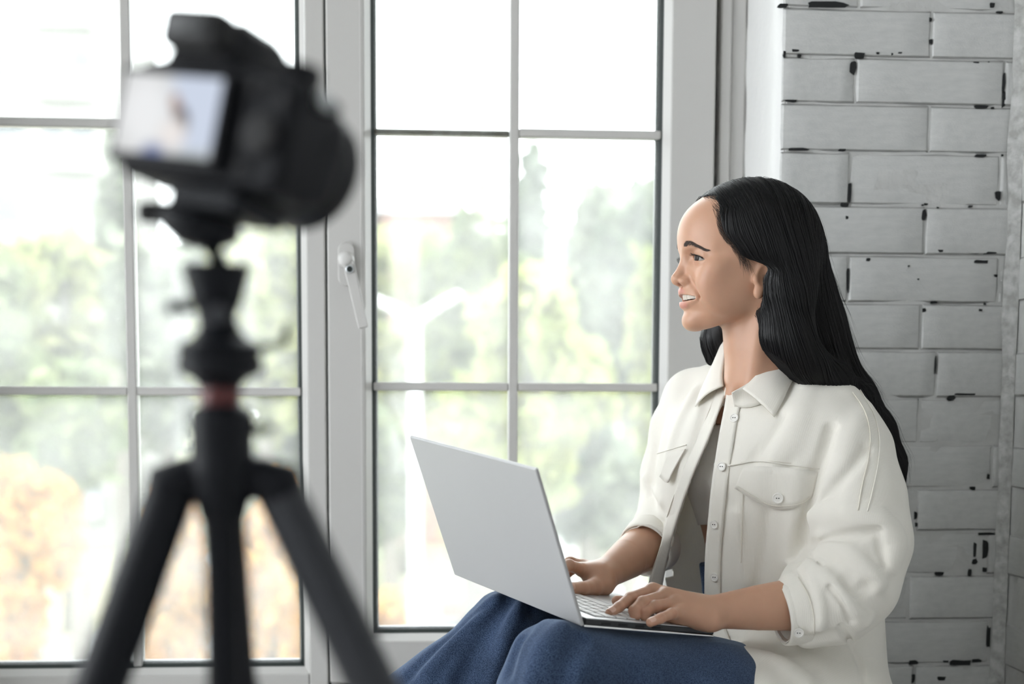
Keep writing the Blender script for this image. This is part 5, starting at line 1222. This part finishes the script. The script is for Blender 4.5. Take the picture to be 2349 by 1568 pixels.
# plackets along both front edges
def shift(px, dx): return [(a+dx, b) for a, b in px]
NE2 = NEAR_EDGE[:-1]; ribbon('placket', seen(shirt_fn, shift(NE2, -1.0), lift=.0022)+0, seen(shirt_fn, [(a+34-max(0, 1000-b)*.02, b) for a, b in NE2], lift=.0016), M_shirt, SHIRT, na=60)
FE2 = FAR_EDGE; ribbon('placket', seen(shirt_fn, shift(FE2, 1.0), lift=.0020), seen(shirt_fn, [(a-26+max(0, 1000-b)*.04, b) for a, b in FE2], lift=.0016), M_shirt, SHIRT, na=50)
# stitched seams
def seam(pix, r=.0008, mat=M_thread, lift=.0008, n=40): MB().tube(seen(shirt_fn, smooth_line(pix, n), lift=lift+r*.5), r, 6).build('seam', mat, SHIRT, smooth=True)
seam([(a+32-max(0, 1000-b)*.02, b) for a, b in NE2]); seam([(a-25+max(0, 1000-b)*.04, b) for a, b in FE2])
seam([(1955, 900), (1982, 940), (1994, 985), (1994, 1040), (1978, 1110), (1968, 1170)], .0009); seam([(1972, 895), (2002, 945), (2016, 1000), (2014, 1060), (2000, 1130), (1990, 1172)], .0008, M_shirt)
seam([(1672, 1068), (1740, 1058), (1812, 1066), (1880, 1075)], .0012, M_shirt, .0012); seam([(1700, 1060), (1760, 1057), (1815, 1062)], .0005)
seam([(1832, 1325), (1856, 1370), (1868, 1425), (1868, 1455)], .0008); seam([(1575, 1020), (1540, 1030), (1508, 1040)], .0008, M_shirt)
seam([(1706, 1120), (1702, 1200), (1700, 1290)], .0006)
# pocket flaps with buttons
fl_top = [(1708, 1072), (1745, 1069), (1790, 1071), (1835, 1076), (1876, 1082)]; fl_bot = [(1690, 1118), (1722, 1139), (1775, 1163), (1822, 1164), (1862, 1142)]
FLAP = ribbon('pocket_flap', seen(shirt_fn, fl_top, lift=.003), seen(shirt_fn, fl_bot, lift=.005), M_shirt, SHIRT, .002, bulge=.0012)
seam([(1696, 1112), (1724, 1132), (1775, 1156), (1820, 1157), (1858, 1137)], .0005, M_thread, .0072)
FL2 = ribbon('pocket_flap', seen(shirt_fn, [(1575, 1030), (1558, 1034), (1535, 1040)], lift=.004), seen(shirt_fn, [(1552, 1085), (1545, 1104), (1527, 1092)], lift=.010), M_shirt, SHIRT, .002)
def button(pix, r=.0066, lift=.004, fn=shirt_fn):
    c = seen(fn, [pix], lift=lift)[0]; n = grad(fn, c[None], 2e-3)[0]; n = unit(n+VIEW*.35)
    b = MB(); b._lathe([(-.001, r*.9), (.0006, r), (.0016, r*.97), (.0018, r*.80), (.0012, r*.66), (.0012, .0003)], c, n, 26); bo = b.build('button', M_button, SHIRT, smooth=False)
    a = unit(np.cross(n, V(0, 0, 1))); h = MB()
    for s in (-1, 1): h._lathe([(.0012, .0009), (.0016, .0008)], c+a*s*.0016, n, 8)
    h.build('button_holes', M_chip, bo)
for px in ((1697, 910), (1687, 960), (1659, 1070), (1642, 1200), (1643, 1322), (1691, 1510)): button(px)
button((1788, 1139), .0078, .0085); button((1832, 1447), .0072, .003); button((1531, 1084), .0068, .004)
# collar
def on_neck(pix, lift): return seen(lambda p: neck_fn(p), pix, lift=lift)
def mixpt(pix, lift): return seen(shirt_fn, pix, lift=lift)
inn = [P(1704, 892, 2.005), P(1728, 868, 2.010), P(1752, 842, 2.020), P(1772, 816, 2.035), P(1800, 796, 2.06), P(1830, 795, 2.10)]
out_ = [P(1778, 958, 1.985), P(1796, 926, 1.978), P(1816, 886, 1.985), P(1838, 848, 2.005), P(1862, 828, 2.04), P(1880, 822, 2.08)]
onear = np.array(out_); hit = mixpt([(1778, 958), (1796, 926), (1816, 886), (1838, 848)], .004); onear[:4] = hit
COL1 = ribbon('collar', np.array(inn), onear, M_shirt, SHIRT, .0026, na=40, nb=10, bulge=.0045)
inf = [P(1659, 884, 2.055), P(1658, 855, 2.085), P(1662, 825, 2.105), P(1668, 796, 2.120), P(1676, 775, 2.13), P(1690, 765, 2.15)]
of = np.array([P(1598, 936, 2.10), P(1612, 900, 2.125), P(1630, 860, 2.14), P(1646, 818, 2.15), P(1656, 790, 2.155), P(1668, 772, 2.17)]); of[:3] = mixpt([(1598, 936), (1612, 900), (1630, 862)], .004)
COL2 = ribbon('collar', np.array(inf), of, M_shirt, SHIRT, .0026, na=40, nb=10, bulge=.005)
# collar stand round the neck, and the back of the collar
nc_ = NK[2]
ring = [inf[5], inf[3], inf[1], inf[0]]; ribbon('collar_stand', np.array(inf[:5])+V(.004, 0, -.004), np.array(inf[:5])+V(.0, -.004, -.030), M_shirt, SHIRT, .002)
ribbon('collar_stand', np.array([P(1680, 899, 2.003)]+inn[1:5])+V(0, .003, -.001), np.array(seen(shirt_fn, [(1686, 934), (1714, 936), (1746, 928), (1776, 892), (1800, 855)], lift=.0016)), M_shirt, SHIRT, .002)
ribbon('collar_stand', np.array([inn[5], P(1825, 790, 2.14), P(1790, 780, 2.18), P(1740, 770, 2.19), inf[5]]), np.array([P(1860, 840, 2.10), P(1850, 835, 2.17), P(1800, 825, 2.21), P(1740, 815, 2.215), P(1690, 800, 2.19)]), M_shirt, SHIRT, .002)
# cuffs
for cf, r0, nm in ((CHL, .0415, 0), (CUR, .0415, 1)):
    d_ = unit(cf[0]-cf[1]); c_ = MB()
    prof_ = [(-.034, r0+.0045), (-.030, r0+.0062), (-.004, r0+.0032), (.0005, r0+.0022), (.0005, r0-.0005), (-.02, r0-.001)]
    c_._lathe(prof_, cf[0], d_, 48); f_ = c_.f[:-2]; me_ = mesh('cuff', c_.v, f_); link('cuff', me_, M_shirt, SHIRT, True)
# ------------------------------------------------------------------ tank top and jeans
def tank_fn(p): return torso_fn(p)-.004
ta_ = V(cxs(zpy(1050)), cys(zpy(1050)), zpy(1050)); tv, tq = sdf_mesh(tank_fn, ta_-V(.25, .25, .16), ta_+V(.25, .25, .06), .004)
tb_ = zpy(1192)+.012*((tv-ta_)@LTV)/.1; sl_ = (tv[:, 2] < tb_) & (tv[:, 2] > tb_-.005); tv[sl_, 2] = tb_[sl_]
tv, tq = keep(tv, tq, (tv[:, 2] > tb_-1e-4) & (tv[:, 2] < zpy(968)) & (((tv-ta_)@FT) > -.05) & (np.abs((tv-ta_)@LTV) < .16))
TANK = link('tank_top', npmesh('tank_top', tv, tq), M_tank, WOMAN); TANK['label'] = 'white ribbed tank top'; md_ = TANK.modifiers.new('solid', 'SOLIDIFY'); md_.thickness = .0015
ja = np.array(JL[0]+JF[0]+[P(880, 1850, 2.02)]); jlo, jhi = ja.min(0)-.12, ja.max(0)+.12; jlo[2] = max(jlo[2], ZSILL-.02); jhi[2] = zpy(1290)
jv, jq = sdf_mesh(jeans_fn, jlo, jhi, .0040, 2.6); jv, jq = keep(jv, jq, jv[:, 2] > ZSILL+.002)
JEANS = link('jeans', npmesh('jeans', jv, jq), M_denim, WOMAN); JEANS['label'] = 'blue denim jeans'
